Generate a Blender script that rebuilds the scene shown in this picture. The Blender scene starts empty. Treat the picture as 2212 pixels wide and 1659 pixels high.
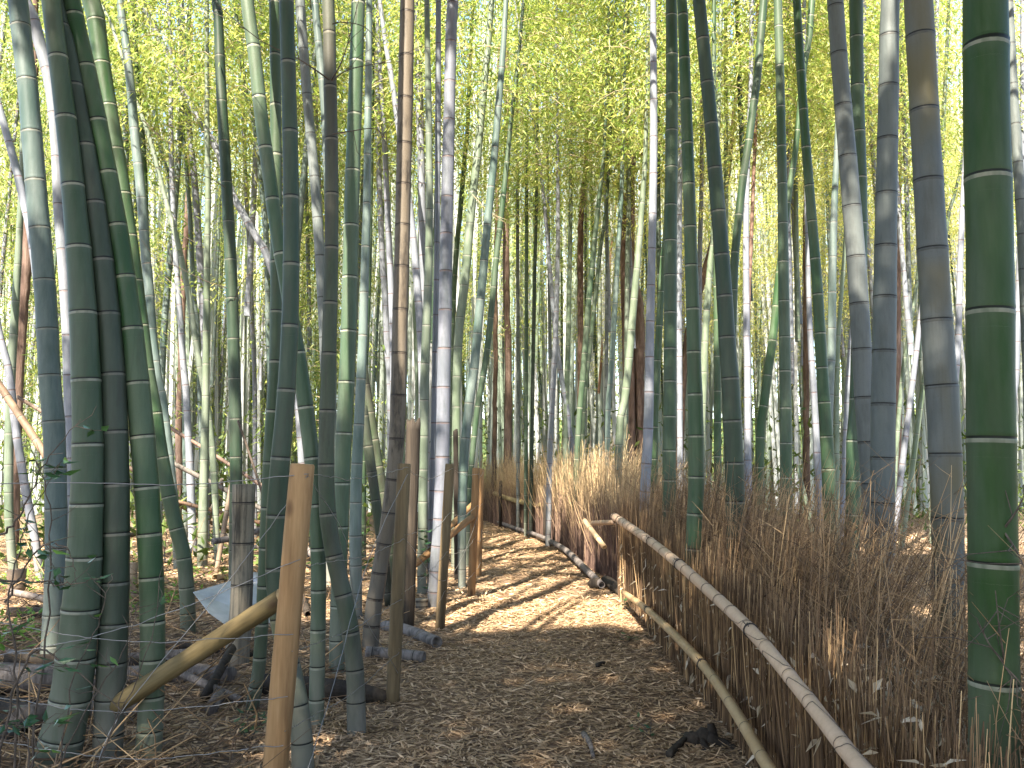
import bpy, math, random
import numpy as np
from mathutils import Vector, Matrix, Euler

rng = np.random.default_rng(7)
random.seed(7)
S = bpy.context.scene
COL = S.collection

# ------------------------------------------------------------------ camera, sky, sun, exposure
EYE = 1.4
PITCH = math.atan2(175.5, 1853.0)
cam_d = bpy.data.cameras.new("camera")
cam_d.sensor_width = 36.0
cam_d.lens = 36.0 * 1853.0 / 2212.0
cam_d.clip_start = 0.05
cam_d.clip_end = 2000.0
cam = bpy.data.objects.new("camera", cam_d)
COL.objects.link(cam)
cam.location = (0, 0, EYE)
cam.rotation_euler = (math.pi / 2 + PITCH, 0, 0)
S.camera = cam

SUN_EL = math.radians(50.0)
SUN_AZ = math.radians(22.0)            # the sun stands behind the viewer, this far to the left
SUNV = Vector((-math.sin(SUN_AZ) * math.cos(SUN_EL), -math.cos(SUN_AZ) * math.cos(SUN_EL), math.sin(SUN_EL)))
KX = -SUNV.x / SUNV.z                  # a shadow moves this far per metre of height
KY = -SUNV.y / SUNV.z
w = bpy.data.worlds.new("World")
S.world = w
w.use_nodes = True
nt = w.node_tree
sky = nt.nodes.new("ShaderNodeTexSky")
sky.sky_type = 'NISHITA'
sky.sun_disc = False
sky.sun_elevation = SUN_EL
sky.sun_rotation = math.pi + SUN_AZ
nt.links.new(sky.outputs[0], nt.nodes["Background"].inputs[0])
nt.nodes["Background"].inputs[1].default_value = 0.10
sun_d = bpy.data.lights.new("sun", 'SUN')
sun_d.energy = 5.0
sun_d.angle = math.radians(0.7)
sun_d.color = (1.0, 0.91, 0.77)
sun = bpy.data.objects.new("sun", sun_d)
COL.objects.link(sun)
sun.rotation_euler = SUNV.to_track_quat('Z', 'Y').to_euler()
S.view_settings.view_transform = 'Standard'
S.view_settings.look = 'None'
S.view_settings.gamma = 1.0
S.view_settings.exposure = 2.65
S.cycles.max_bounces = 8
S.cycles.diffuse_bounces = 5
S.cycles.transmission_bounces = 4
S.cycles.caustics_reflective = False
S.cycles.caustics_refractive = False
S.cycles.sample_clamp_indirect = 4.0

# ------------------------------------------------------------------ photograph survey: sight line -> place
F = 1853.0
CP, SP = math.cos(PITCH), math.sin(PITCH)


def at(u, v, d):
    """Point seen at (u, v) standing d metres ahead; also metres per pixel there."""
    a = (u - 1106.0) / F
    b = -(v - 829.5) / F
    t = d / (CP - b * SP)
    return a * t, EYE + t * (b * CP + SP), t / F


def ground_d(v):
    b = -(v - 829.5) / F
    t = -EYE / (b * CP + SP)
    return t * (CP - b * SP)


def gp(u, v):
    d = ground_d(v)
    return at(u, v, d)[0], d


# ------------------------------------------------------------------ small helpers
def tag(o, label=None, cat=None, group=None, kind=None):
    if label:
        o["label"] = label
    if cat:
        o["category"] = cat
    if group:
        o["group"] = group
    if kind:
        o["kind"] = kind
    return o


def link(o, parent=None):
    COL.objects.link(o)
    if parent is not None:
        o.parent = parent
    return o


class MB:
    """Collects shapes for ONE mesh: verts, faces, a float per vertex (rnd, nd, hh)."""

    def __init__(self):
        self.v, self.f, self.a, self.n, self.m = [], [], [], 0, []

    def add(self, verts, faces, rnd=0.5, nd=1.0, hh=0.0, mi=0):
        verts = np.asarray(verts, dtype=np.float32)
        k = len(verts)
        at_ = np.empty((k, 3), np.float32)
        at_[:, 0], at_[:, 1], at_[:, 2] = rnd, nd, hh
        self.v.append(verts)
        self.a.append(at_)
        for arr in faces:
            arr = np.asarray(arr, dtype=np.int32)
            if arr.size:
                self.f.append(arr + self.n)
                self.m.append(np.full(len(arr), mi, np.int32))
        self.n += k

    def tube(self, P, R, n=8, rnd=0.5, nd=None, hh=None, caps=(True, True), mi=0, wob=0.0, tan=None):
        P = np.asarray(P, np.float64)
        k = len(P)
        R = np.broadcast_to(np.asarray(R, np.float64), (k,))
        T = np.gradient(P, axis=0) if tan is None else np.broadcast_to(tan, P.shape)
        T = T / (np.linalg.norm(T, axis=1)[:, None] + 1e-12)
        ref = np.array([1.0, 0, 0]) if abs(T[:, 0]).mean() < 0.8 else np.array([0, 0, 1.0])
        U = np.cross(T, ref)
        U /= np.linalg.norm(U, axis=1)[:, None] + 1e-12
        W = np.cross(T, U)
        th = np.linspace(0, 2 * np.pi, n, endpoint=False)
        c, s = np.cos(th), np.sin(th)
        rr = np.ones(n) if wob == 0 else 1 + wob * rng.normal(size=n)
        V = P[:, None, :] + (R[:, None, None]) * rr[None, :, None] * (c[None, :, None] * U[:, None, :] + s[None, :, None] * W[:, None, :])
        V = V.reshape(-1, 3)
        i = np.arange(k - 1)[:, None] * n
        j = np.arange(n)[None, :]
        j2 = (j + 1) % n
        q = np.stack([i + j, i + j2, i + n + j2, i + n + j], -1).reshape(-1, 4)
        nda = np.ones(k) if nd is None else nd
        hha = np.zeros(k) if hh is None else hh
        A0, H0 = np.repeat(nda, n), np.repeat(hha, n)
        ci = 1 if mi == 0 and self.capmat else mi
        m0 = len(V)
        tris = []
        for on, ring, pt, hv in ((caps[0], np.arange(n)[::-1], P[0], hha[0]), (caps[1], (k - 1) * n + np.arange(n), P[-1], hha[-1])):
            if on:
                V = np.vstack([V, pt[None]])
                A0 = np.append(A0, 1.0)
                H0 = np.append(H0, hv)
                tris.append(np.stack([ring, np.roll(ring, -1), np.full(n, len(V) - 1)], -1))
        self.add(V, [q], rnd, A0, H0, mi)
        for tr in tris:
            self.f.append(tr.astype(np.int32) + self.n - len(V))
            self.m.append(np.full(n, ci, np.int32))

    capmat = False

    def box(self, p0, p1, rnd=0.5, mi=0):
        x0, y0, z0 = p0
        x1, y1, z1 = p1
        v = [(x0, y0, z0), (x1, y0, z0), (x1, y1, z0), (x0, y1, z0), (x0, y0, z1), (x1, y0, z1), (x1, y1, z1), (x0, y1, z1)]
        f = [(0, 3, 2, 1), (4, 5, 6, 7), (0, 1, 5, 4), (1, 2, 6, 5), (2, 3, 7, 6), (3, 0, 4, 7)]
        self.add(v, [f], rnd, mi=mi)

    def kites(self, P, D, Lg, Wd, rnd, up=None, mi=0, droop=0.0, hh=0.0):
        """Leaf blades: P base points, D directions, lengths, widths."""
        P = np.asarray(P, np.float32)
        N = len(P)
        D = D / (np.linalg.norm(D, axis=1)[:, None] + 1e-9)
        if up is None:
            up = rng.normal(size=(N, 3))
        Sd = np.cross(D, up)
        Sd /= np.linalg.norm(Sd, axis=1)[:, None] + 1e-9
        Lg = np.broadcast_to(Lg, (N,))[:, None]
        Wd = np.broadcast_to(Wd, (N,))[:, None]
        Nn = np.cross(Sd, D)
        m = P + D * Lg * 0.38
        tip = P + D * Lg - np.array([0, 0, 1.0]) * Lg * droop
        V = np.stack([P, m + Sd * Wd * 0.5 - Nn * Wd * .12, tip, m - Sd * Wd * 0.5 - Nn * Wd * .12], 1).reshape(-1, 3)
        q = np.arange(N * 4, dtype=np.int32).reshape(N, 4)
        self.add(V, [q], np.repeat(rnd, 4), 1.0, hh, mi)

    def mesh(self, name, mats, smooth=True):
        me = bpy.data.meshes.new(name)
        V = np.vstack(self.v).astype(np.float32)
        A = np.vstack(self.a)
        loops = np.concatenate([f.reshape(-1) for f in self.f])
        sizes = np.concatenate([np.full(len(f), f.shape[1], np.int32) for f in self.f])
        me.vertices.add(len(V))
        me.vertices.foreach_set("co", V.reshape(-1))
        me.loops.add(len(loops))
        me.loops.foreach_set("vertex_index", loops.astype(np.int32))
        me.polygons.add(len(sizes))
        st = np.concatenate([[0], np.cumsum(sizes)[:-1]]).astype(np.int32)
        me.polygons.foreach_set("loop_start", st)
        me.polygons.foreach_set("loop_total", sizes)
        me.polygons.foreach_set("material_index", np.concatenate(self.m))
        me.polygons.foreach_set("use_smooth", np.full(len(sizes), smooth))
        for i, nm in enumerate(("rnd", "nd", "hh")):
            at_ = me.attributes.new(nm, 'FLOAT', 'POINT')
            at_.data.foreach_set("value", np.ascontiguousarray(A[:, i]))
        me.update(calc_edges=True)
        for m in (mats if isinstance(mats, (list, tuple)) else [mats]):
            me.materials.append(m)
        return me

    def build(self, name, mats, parent=None, loc=None, smooth=True):
        o = bpy.data.objects.new(name, self.mesh(name, mats, smooth))
        if loc is not None:
            o.location = loc
        return link(o, parent)


def smooth_path(pts, n):
    """Catmull-Rom through rows of any width."""
    P = np.asarray(pts, np.float64)
    if len(P) < 3:
        t = np.linspace(0, 1, n)[:, None]
        return P[0] * (1 - t) + P[-1] * t
    E = np.vstack([2 * P[0] - P[1], P, 2 * P[-1] - P[-2]])
    m = len(P) - 1
    out = []
    for x in np.linspace(0, m - 1e-6, n):
        i = int(x)
        t = x - i
        a, b, c, d = E[i], E[i + 1], E[i + 2], E[i + 3]
        out.append(0.5 * ((2 * b) + (c - a) * t + (2 * a - 5 * b + 4 * c - d) * t * t + (3 * b - a - 3 * c + d) * t ** 3))
    return np.array(out)


# ------------------------------------------------------------------ materials
def new_mat(name):
    m = bpy.data.materials.new(name)
    m.use_nodes = True
    n = m.node_tree
    return m, n, n.nodes["Principled BSDF"]


class NB:
    def __init__(self, nt):
        self.nt = nt

    def n(self, t, **kw):
        nd = self.nt.nodes.new(t)
        for k, v in kw.items():
            setattr(nd, k, v)
        return nd

    def l(self, a, b):
        self.nt.links.new(a, b)

    def attr(self, name):
        return self.n("ShaderNodeAttribute", attribute_name=name).outputs["Fac"]

    def math(self, op, a, b=None, c=None, clamp=False):
        m = self.n("ShaderNodeMath", operation=op, use_clamp=clamp)
        for i, x in enumerate((a, b, c)):
            if x is None:
                continue
            if isinstance(x, (int, float)):
                m.inputs[i].default_value = x
            else:
                self.l(x, m.inputs[i])
        return m.outputs[0]

    def mix(self, fac, a, b, mode='MIX'):
        m = self.n("ShaderNodeMix", data_type='RGBA', blend_type=mode)
        for s, x in ((m.inputs["Factor"], fac), (m.inputs["A"], a), (m.inputs["B"], b)):
            pass
        ins = [m.inputs[0], m.inputs[6], m.inputs[7]]
        for s, x in zip(ins, (fac, a, b)):
            if isinstance(x, (int, float)):
                s.default_value = x
            elif isinstance(x, tuple):
                s.default_value = (*x, 1.0) if len(x) == 3 else x
            else:
                self.l(x, s)
        return m.outputs[2]

    def ramp(self, fac, stops):
        r = self.n("ShaderNodeValToRGB")
        e = r.color_ramp.elements
        while len(e) < len(stops):
            e.new(0.5)
        for i, (p, c) in enumerate(stops):
            e[i].position = p
            e[i].color = (*c, 1.0) if isinstance(c, tuple) else (c, c, c, 1.0)
        self.l(fac, r.inputs[0])
        return r.outputs[0]

    def coords(self, scale, obj_random=True):
        tc = self.n("ShaderNodeTexCoord").outputs["Object"]
        mp = self.n("ShaderNodeMapping")
        mp.inputs["Scale"].default_value = scale
        self.l(tc, mp.inputs["Vector"])
        if obj_random:
            r = self.n("ShaderNodeObjectInfo").outputs["Random"]
            cx = self.n("ShaderNodeCombineXYZ")
            self.l(self.math('MULTIPLY', r, 37.0), cx.inputs[0])
            self.l(self.math('MULTIPLY', r, 91.0), cx.inputs[1])
            self.l(self.math('MULTIPLY', r, 53.0), cx.inputs[2])
            self.l(cx.outputs[0], mp.inputs["Location"])
        return mp.outputs[0]

    def noise(self, vec, scale, detail=3.0, rough=0.55):
        t = self.n("ShaderNodeTexNoise")
        t.inputs["Scale"].default_value = scale
        t.inputs["Detail"].default_value = detail
        t.inputs["Roughness"].default_value = rough
        self.l(vec, t.inputs["Vector"])
        return t.outputs[0]


def culm_mat(name, base, bloom, node_line, node_ring, blotch, bloom_amt=0.5, blotch_amt=0.4, rough=0.42, spec=0.22, stain=None, stain_scale=(3, 3, 1.3)):
    m, ntr, bs = new_mat(name)
    b = NB(ntr)
    v = b.coords((1, 1, 0.22))
    v2 = b.coords((1, 1, 0.06))
    nd = b.attr("nd")
    hh = b.attr("hh")
    big = b.noise(v, 7.0, 5.0, 0.6)
    streak = b.noise(v2, 60.0, 2.0)
    fine = b.noise(b.coords((1, 1, 1)), 120.0, 3.0, 0.7)
    col = b.mix(b.ramp(big, [(0.36, 0.0), (0.66, bloom_amt)]), base, bloom)
    # brighter waxy band under every node (nd < 0 is below it)
    below = b.math('MULTIPLY', b.math('LESS_THAN', nd, 0.0), b.math('SUBTRACT', 1.0, b.math('DIVIDE', b.math('ABSOLUTE', nd), 0.05), clamp=True))
    col = b.mix(b.math('MULTIPLY', below, 0.35), col, bloom)
    col = b.mix(b.math('MULTIPLY', b.math('SUBTRACT', streak, 0.5), 0.9, clamp=True), col, (base[0] * .45, base[1] * .45, base[2] * .45))
    col = b.mix(b.ramp(b.noise(v, 16.0, 4.0, .65), [(0.5, 0.0), (0.68, blotch_amt)]), col, blotch)
    col = b.mix(b.ramp(fine, [(0.55, 0.0), (0.75, 0.35)]), col, blotch)
    if stain is not None:
        col = b.mix(b.ramp(b.noise(b.coords(stain_scale), 1.2, 2.0), [(0.45, 0.0), (0.65, 0.75)]), col, stain)
    # lichen and soil on the lowest metre
    low = b.math('MULTIPLY', b.math('SUBTRACT', 1.0, b.math('DIVIDE', hh, 0.9), clamp=True), b.ramp(b.noise(v, 11.0, 4.0), [(0.3, 0.15), (0.6, 0.9)]))
    col = b.mix(b.math('MULTIPLY', low, 0.75), col, (0.17, 0.155, 0.125))
    # the two lines of a node
    an = b.math('ABSOLUTE', nd)
    ring = b.math('MULTIPLY', b.math('LESS_THAN', b.math('ABSOLUTE', b.math('ADD', nd, 0.009)), 0.006), b.ramp(b.noise(v, 30.0, 2.0), [(0.3, 0.35), (0.6, 1.0)]))
    col = b.mix(ring, col, node_ring)
    line = b.math('LESS_THAN', b.math('ABSOLUTE', b.math('SUBTRACT', nd, 0.001)), 0.0036)
    col = b.mix(line, col, node_line)
    r = b.n("ShaderNodeObjectInfo").outputs["Random"]
    hsv = b.n("ShaderNodeHueSaturation")
    b.l(b.math('ADD', 0.485, b.math('MULTIPLY', r, 0.03)), hsv.inputs["Hue"])
    b.l(b.math('ADD', 0.85, b.math('MULTIPLY', b.math('FRACT', b.math('MULTIPLY', r, 17.3)), 0.3)), hsv.inputs["Saturation"])
    b.l(b.math('ADD', 0.82, b.math('MULTIPLY', b.math('FRACT', b.math('MULTIPLY', r, 7.7)), 0.36)), hsv.inputs["Value"])
    b.l(col, hsv.inputs["Color"])
    b.l(hsv.outputs[0], bs.inputs["Base Color"])
    b.l(b.math('ADD', rough - 0.1, b.math('MULTIPLY', big, 0.3)), bs.inputs["Roughness"])
    bs.inputs["Specular IOR Level"].default_value = spec
    bump = b.n("ShaderNodeBump")
    bump.inputs["Strength"].default_value = 0.12
    bump.inputs["Distance"].default_value = 0.004
    b.l(b.math('ADD', fine, streak), bump.inputs["Height"])
    b.l(bump.outputs[0], bs.inputs["Normal"])
    return m


M = {}
M['green'] = culm_mat('green_culm', (0.02462, 0.05424, 0.02281), (0.08721, 0.1105, 0.07368), (0.007182, 0.00904, 0.00614), (0.1949, 0.1959, 0.1447), (0.04617, 0.05223, 0.03158), .65, .5, .42)
M['vivid'] = culm_mat('vivid_green_culm', (0.01512, 0.04066, 0.0099), (0.05481, 0.07357, 0.0462), (0.00756, 0.00968, 0.005775), (0.1512, 0.1549, 0.1155), (0.02835, 0.04066, 0.02145), .8, .35, .45, .12)
M['dark'] = culm_mat('dark_green_culm', (0.01615, 0.03255, 0.01634), (0.0551, 0.06882, 0.04988), (0.00475, 0.00558, 0.0043), (0.1045, 0.1023, 0.07912), (0.0323, 0.03348, 0.02322), .65, .55, .42)
M['grey'] = culm_mat('grey_culm', (0.08316, 0.09636, 0.09086), (0.1307, 0.1406, 0.1386), (0.009504, 0.009636, 0.00924), (0.0594, 0.06023, 0.0539), (0.0491, 0.0546, 0.04928), .6, .45, .5)
M['yellow'] = culm_mat('yellow_stained_culm', (0.08316, 0.09235, 0.08624), (0.1307, 0.1382, 0.1386), (0.009504, 0.009636, 0.00847), (0.0594, 0.06023, 0.0539), (0.05544, 0.05621, 0.04466), .55, .4, .5, stain=(0.1148, 0.09475, 0.0385))
M['wax'] = culm_mat('waxy_pale_culm', (0.1256, 0.1377, 0.1539), (0.2187, 0.2228, 0.2551), (0.0405, 0.02835, 0.02595), (0.162, 0.1215, 0.1168), (0.081, 0.09315, 0.09514), .8, .5, .5)
M['blue'] = culm_mat('blue_green_culm', (0.0612, 0.09135, 0.08), (0.153, 0.1783, 0.168), (0.0255, 0.0261, 0.02), (0.17, 0.1696, 0.144), (0.051, 0.07395, 0.06), .75, .4, .45)
M['pale'] = culm_mat('pale_green_culm', (0.085, 0.1131, 0.0704), (0.1827, 0.2088, 0.164), (0.02975, 0.03045, 0.02), (0.204, 0.2001, 0.16), (0.068, 0.087, 0.056), .75, .4, .45)
M['tan'] = culm_mat('tan_dead_culm', (0.118, 0.096, 0.067), (0.175, 0.15, 0.115), (0.016, 0.013, 0.01), (0.05, 0.038, 0.028), (0.034, 0.028, 0.021), .6, .95, .55)
M['brown'] = culm_mat('brown_dead_culm', (0.16, 0.098, 0.064), (0.23, 0.16, 0.115), (0.022, 0.016, 0.012), (0.17, 0.13, 0.1), (0.07, 0.048, 0.034), .5, .5, .6)
M['purple'] = culm_mat('ageing_dark_culm', (0.0264, 0.04216, 0.0198), (0.06468, 0.06664, 0.0495), (0.00528, 0.00544, 0.00385), (0.099, 0.0918, 0.066), (0.02244, 0.02244, 0.01485), .8, .6, .5, stain=(0.04092, 0.03672, 0.0275))
M['rail'] = culm_mat('dry_rail_bamboo', (0.3672, 0.2597, 0.1638), (0.432, 0.3185, 0.2142), (0.0972, 0.0588, 0.0378), (0.324, 0.2254, 0.1344), (0.27, 0.1862, 0.1134), .5, .3, .4)
M['rail2'] = culm_mat('dry_yellow_rail_bamboo', (0.27, 0.19, 0.098), (0.32, 0.245, 0.145), (0.075, 0.05, 0.03), (0.24, 0.175, 0.095), (0.19, 0.135, 0.078), .5, .3, .4)
M['rot'] = culm_mat('rotten_bamboo', (0.20, 0.165, 0.118), (0.27, 0.23, 0.17), (0.012, 0.01, 0.009), (0.08, 0.065, 0.048), (0.012, 0.011, 0.01), .6, .8, .75, stain=(0.010, 0.009, 0.008), stain_scale=(30, 30, 1.6))
M['litterlog'] = culm_mat('weathered_fallen_bamboo', (0.13, 0.11, 0.096), (0.21, 0.185, 0.17), (0.02, 0.017, 0.014), (0.11, 0.095, 0.08), (0.03, 0.026, 0.022), .6, .9, .7)


def leaf_mat(name, c0, c1, c2, trans=0.45, rough=0.5, gloss=0.25):
    m, ntr, bs = new_mat(name)
    b = NB(ntr)
    r = b.attr("rnd")
    col = b.ramp(r, [(0.0, c0), (0.5, c1), (1.0, c2)])
    b.l(col, bs.inputs["Base Color"])
    bs.inputs["Roughness"].default_value = rough
    bs.inputs["Specular IOR Level"].default_value = gloss
    tr = b.n("ShaderNodeBsdfTranslucent")
    tc = b.mix(1.0, col, (1.0, 1.0, 0.68), 'MULTIPLY')
    b.l(tc, tr.inputs[0])
    mx = b.n("ShaderNodeMixShader")
    mx.inputs[0].default_value = trans
    b.l(bs.outputs[0], mx.inputs[1])
    b.l(tr.outputs[0], mx.inputs[2])
    b.l(mx.outputs[0], ntr.nodes["Material Output"].inputs[0])
    return m


M['leaf'] = leaf_mat('bamboo_leaf', (0.17, 0.27, 0.06), (0.36, 0.43, 0.12), (0.60, 0.57, 0.23), 0.5)
M['leaf_far'] = leaf_mat('far_leaf', (0.20, 0.30, 0.09), (0.40, 0.46, 0.16), (0.62, 0.60, 0.27), 0.5)
M['leaf_under'] = leaf_mat('undergrowth_leaf', (0.05, 0.085, 0.02), (0.10, 0.14, 0.035), (0.20, 0.23, 0.06), 0.4)
M['leaf_low'] = leaf_mat('dark_low_leaf', (0.09, 0.15, 0.04), (0.18, 0.245, 0.06), (0.36, 0.38, 0.11), 0.45)  # darker green leaf for the low crowns
M['leaf_gold'] = leaf_mat('sunlit_yellow_bamboo_leaf', (0.40, 0.46, 0.12), (0.66, 0.65, 0.22), (0.80, 0.73, 0.36), 0.5)  # paler yellow leaf, the sun's glow put into its colour
M['leaf_over'] = leaf_mat('shade_roof_leaf', (0.10, 0.13, 0.06), (0.14, 0.165, 0.08), (0.19, 0.19, 0.10), 0.35)
M['leaf_dark'] = leaf_mat('glossy_shrub_leaf', (0.02, 0.06, 0.025), (0.035, 0.09, 0.035), (0.10, 0.20, 0.03), 0.25, 0.35, 0.5)
M['leaf_new'] = leaf_mat('ground_plant_leaf', (0.05, 0.12, 0.02), (0.10, 0.20, 0.03), (0.20, 0.30, 0.05), 0.4)
M['dry_leaf'] = leaf_mat('dry_leaf', (0.1508, 0.0935, 0.052), (0.3944, 0.264, 0.1508), (0.6496, 0.462, 0.2912), 0.12, 0.65, 0.15)
M['dry_leaf_pale'] = leaf_mat('pale_dry_leaf', (0.28, 0.22, 0.15), (0.40, 0.33, 0.24), (0.55, 0.46, 0.35), 0.2, 0.65, 0.15)


def bark_like(name, c0, c1, c2, scale=(1, 1, 0.15), ns=14.0, bump_s=0.6, rough=0.85, knots=None, dist=0.01):
    m, ntr, bs = new_mat(name)
    b = NB(ntr)
    v = b.coords(scale)
    f = b.noise(v, ns, 6.0, 0.65)
    f2 = b.noise(v, ns * 4.5, 3.0)
    col = b.ramp(b.math('ADD', b.math('MULTIPLY', f, 0.7), b.math('MULTIPLY', f2, 0.3)), [(0.32, c0), (0.5, c1), (0.68, c2)])
    if knots:
        t = b.n("ShaderNodeTexVoronoi")
        t.inputs["Scale"].default_value = 5.5
        b.l(b.coords((1, 1, 0.55)), t.inputs["Vector"])
        col = b.mix(b.ramp(t.outputs["Distance"], [(0.05, 0.9), (0.16, 0.0)]), col, knots)
    b.l(col, bs.inputs["Base Color"])
    bs.inputs["Roughness"].default_value = rough
    bs.inputs["Specular IOR Level"].default_value = 0.2
    bump = b.n("ShaderNodeBump")
    bump.inputs["Strength"].default_value = bump_s
    bump.inputs["Distance"].default_value = dist
    b.l(b.math('ADD', f, b.math('MULTIPLY', f2, 0.5)), bump.inputs["Height"])
    b.l(bump.outputs[0], bs.inputs["Normal"])
    return m


M['post'] = bark_like('peeled_post_wood', (0.1242, 0.06545, 0.0266), (0.2388, 0.1353, 0.05928), (0.3438, 0.2094, 0.09878), (0.7671, 0.8063, 0.06081), 16.0, 0.35, 0.7, knots=(0.04776, 0.0192, 0.007601), dist=0.004)
M['post_old'] = bark_like('greyed_post_wood', (0.0595, 0.0415, 0.0225), (0.1275, 0.08964, 0.0465), (0.1955, 0.1411, 0.075), (0.85, 0.83, 0.06), 16.0, 0.4, 0.75, knots=(0.0255, 0.01494, 0.0075), dist=0.004)
M['post_end'] = bark_like('sawn_wood_end', (0.30, 0.19, 0.09), (0.42, 0.29, 0.15), (0.52, 0.38, 0.21), (1, 1, 1), 30.0, 0.2)
M['brace'] = bark_like('weathered_brace_wood', (0.048, 0.0351, 0.0154), (0.112, 0.0819, 0.0364), (0.176, 0.1326, 0.0665), (0.8, 0.78, 0.07), 15.0, 0.3, 0.7, knots=(0.04, 0.0234, 0.0105), dist=0.004)
M['oldwood'] = bark_like('rotting_dark_wood', (0.01023, 0.00837, 0.006975), (0.02883, 0.02232, 0.01674), (0.06045, 0.0465, 0.03348), (0.465, 0.465, 0.03255), 18.0, 0.9, dist=0.012)
M['log'] = bark_like('grey_rotting_log', (0.045, 0.036, 0.03), (0.13, 0.105, 0.088), (0.26, 0.22, 0.19), (1, 1, 0.2), 16.0, 0.7, dist=0.01)
M['bark_red'] = bark_like('red_brown_bark', (0.0425, 0.0266, 0.02), (0.119, 0.0779, 0.06), (0.2125, 0.152, 0.12), (0.85, 0.85, 0.12), 10.0, 0.9, dist=0.02)
M['bark'] = bark_like('dark_brown_bark', (0.03, 0.02, 0.014), (0.085, 0.055, 0.038), (0.17, 0.115, 0.08), (1, 1, 0.2), 9.0, 0.9, dist=0.02)
M['twig'] = bark_like('dead_twig', (0.035, 0.028, 0.022), (0.075, 0.058, 0.045), (0.13, 0.10, 0.08), (1, 1, 1), 30.0, 0.2)
M['twig_pale'] = bark_like('pale_dead_branch', (0.20, 0.15, 0.09), (0.32, 0.25, 0.16), (0.42, 0.34, 0.23), (1, 1, 1), 30.0, 0.2)


def attr_mat(name, stops, rough=0.8, spec=0.2):
    m, ntr, bs = new_mat(name)
    b = NB(ntr)
    b.l(b.ramp(b.attr("rnd"), stops), bs.inputs["Base Color"])
    bs.inputs["Roughness"].default_value = rough
    bs.inputs["Specular IOR Level"].default_value = spec
    return m


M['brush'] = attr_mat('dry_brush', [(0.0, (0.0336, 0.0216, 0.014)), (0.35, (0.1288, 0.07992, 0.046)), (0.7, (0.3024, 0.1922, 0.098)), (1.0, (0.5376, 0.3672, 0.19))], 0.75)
M['brush_far'] = attr_mat('dry_brush_far', [(0.0, (0.06, 0.036, 0.03)), (0.35, (0.15, 0.095, 0.07)), (0.7, (0.29, 0.20, 0.11)), (1.0, (0.46, 0.34, 0.18))], 0.75)
m, ntr, bs = new_mat('galvanised_wire')
bs.inputs["Base Color"].default_value = (0.22, 0.21, 0.20, 1)
bs.inputs["Metallic"].default_value = 0.7
bs.inputs["Roughness"].default_value = 0.5
M['wire'] = m
m, ntr, bs = new_mat('black_rail_wire')
bs.inputs["Base Color"].default_value = (0.018, 0.014, 0.012, 1)
bs.inputs["Roughness"].default_value = 0.6
M['tie'] = m
m, ntr, bs = new_mat('dull_metal_sheet')
b = NB(ntr)
b.l(b.ramp(b.noise(b.coords((1, 1, 1)), 5.0, 5.0), [(0.35, (0.27, 0.29, 0.32)), (0.65, (0.44, 0.46, 0.50))]), bs.inputs["Base Color"])
bs.inputs["Metallic"].default_value = 0.35
bs.inputs["Roughness"].default_value = 0.5
M['metal'] = m


def ground_mat(name, c0, c1, c2, chips):
    m, ntr, bs = new_mat(name)
    b = NB(ntr)
    v = b.coords((1, 1, 1), False)
    big = b.noise(v, 1.3, 5.0, 0.6)
    med = b.noise(v, 14.0, 4.0, 0.65)
    fine = b.noise(v, 90.0, 3.0, 0.7)
    col = b.ramp(b.math('ADD', b.math('MULTIPLY', big, 0.45), b.math('MULTIPLY', med, 0.55)), [(0.36, c0), (0.5, c1), (0.66, c2)])
    # chopped straw: stretched cells turned two ways
    for ang, k in ((0.5, 1.0), (1.9, 0.9)):
        mp = b.n("ShaderNodeMapping")
        mp.inputs["Rotation"].default_value = (0, 0, ang)
        mp.inputs["Scale"].default_value = (14, 75, 1)
        b.l(v, mp.inputs["Vector"])
        t = b.n("ShaderNodeTexVoronoi")
        t.inputs["Scale"].default_value = 1.0
        b.l(mp.outputs[0], t.inputs["Vector"])
        sep = b.n("ShaderNodeSeparateColor")
        b.l(t.outputs["Color"], sep.inputs[0])
        col = b.mix(b.math('MULTIPLY', b.ramp(sep.outputs[0], [(0.5, 0.0), (0.75, 1.0)]), 0.6 * k), col, chips)
    col = b.mix(b.ramp(fine, [(0.45, 0.0), (0.7, 0.45)]), col, c0)
    b.l(col, bs.inputs["Base Color"])
    bs.inputs["Roughness"].default_value = 0.92
    bs.inputs["Specular IOR Level"].default_value = 0.12
    bump = b.n("ShaderNodeBump")
    bump.inputs["Strength"].default_value = 0.7
    bump.inputs["Distance"].default_value = 0.015
    b.l(b.math('ADD', med, fine), bump.inputs["Height"])
    b.l(bump.outputs[0], bs.inputs["Normal"])
    return m


M['ground'] = ground_mat('forest_floor', (0.05, 0.034, 0.025), (0.105, 0.072, 0.05), (0.18, 0.125, 0.085), (0.28, 0.205, 0.14))
M['path'] = ground_mat('trodden_path', (0.0495, 0.0315, 0.021), (0.11, 0.0693, 0.045), (0.176, 0.1134, 0.072), (0.286, 0.1943, 0.12))
M['hill'] = attr_mat('far_hillside', [(0.0, (0.03, 0.05, 0.02)), (1.0, (0.07, 0.10, 0.03))], 0.95, 0.05)


# ------------------------------------------------------------------ ground, path, far hill
def hz(x, y):
    """Height of the forest floor."""
    x = np.asarray(x, float)
    y = np.asarray(y, float)
    h = 0.020 * np.sin(x * 2.1 + 0.7 * y) * np.cos(y * 1.7 - x) + 0.012 * np.sin(5.3 * x + 1.1) * np.sin(4.1 * y)
    h = h + 0.05 * np.clip((np.abs(x - 0.2) - 1.6) / 2.5, 0, 1) ** 1.5
    return h


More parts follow.
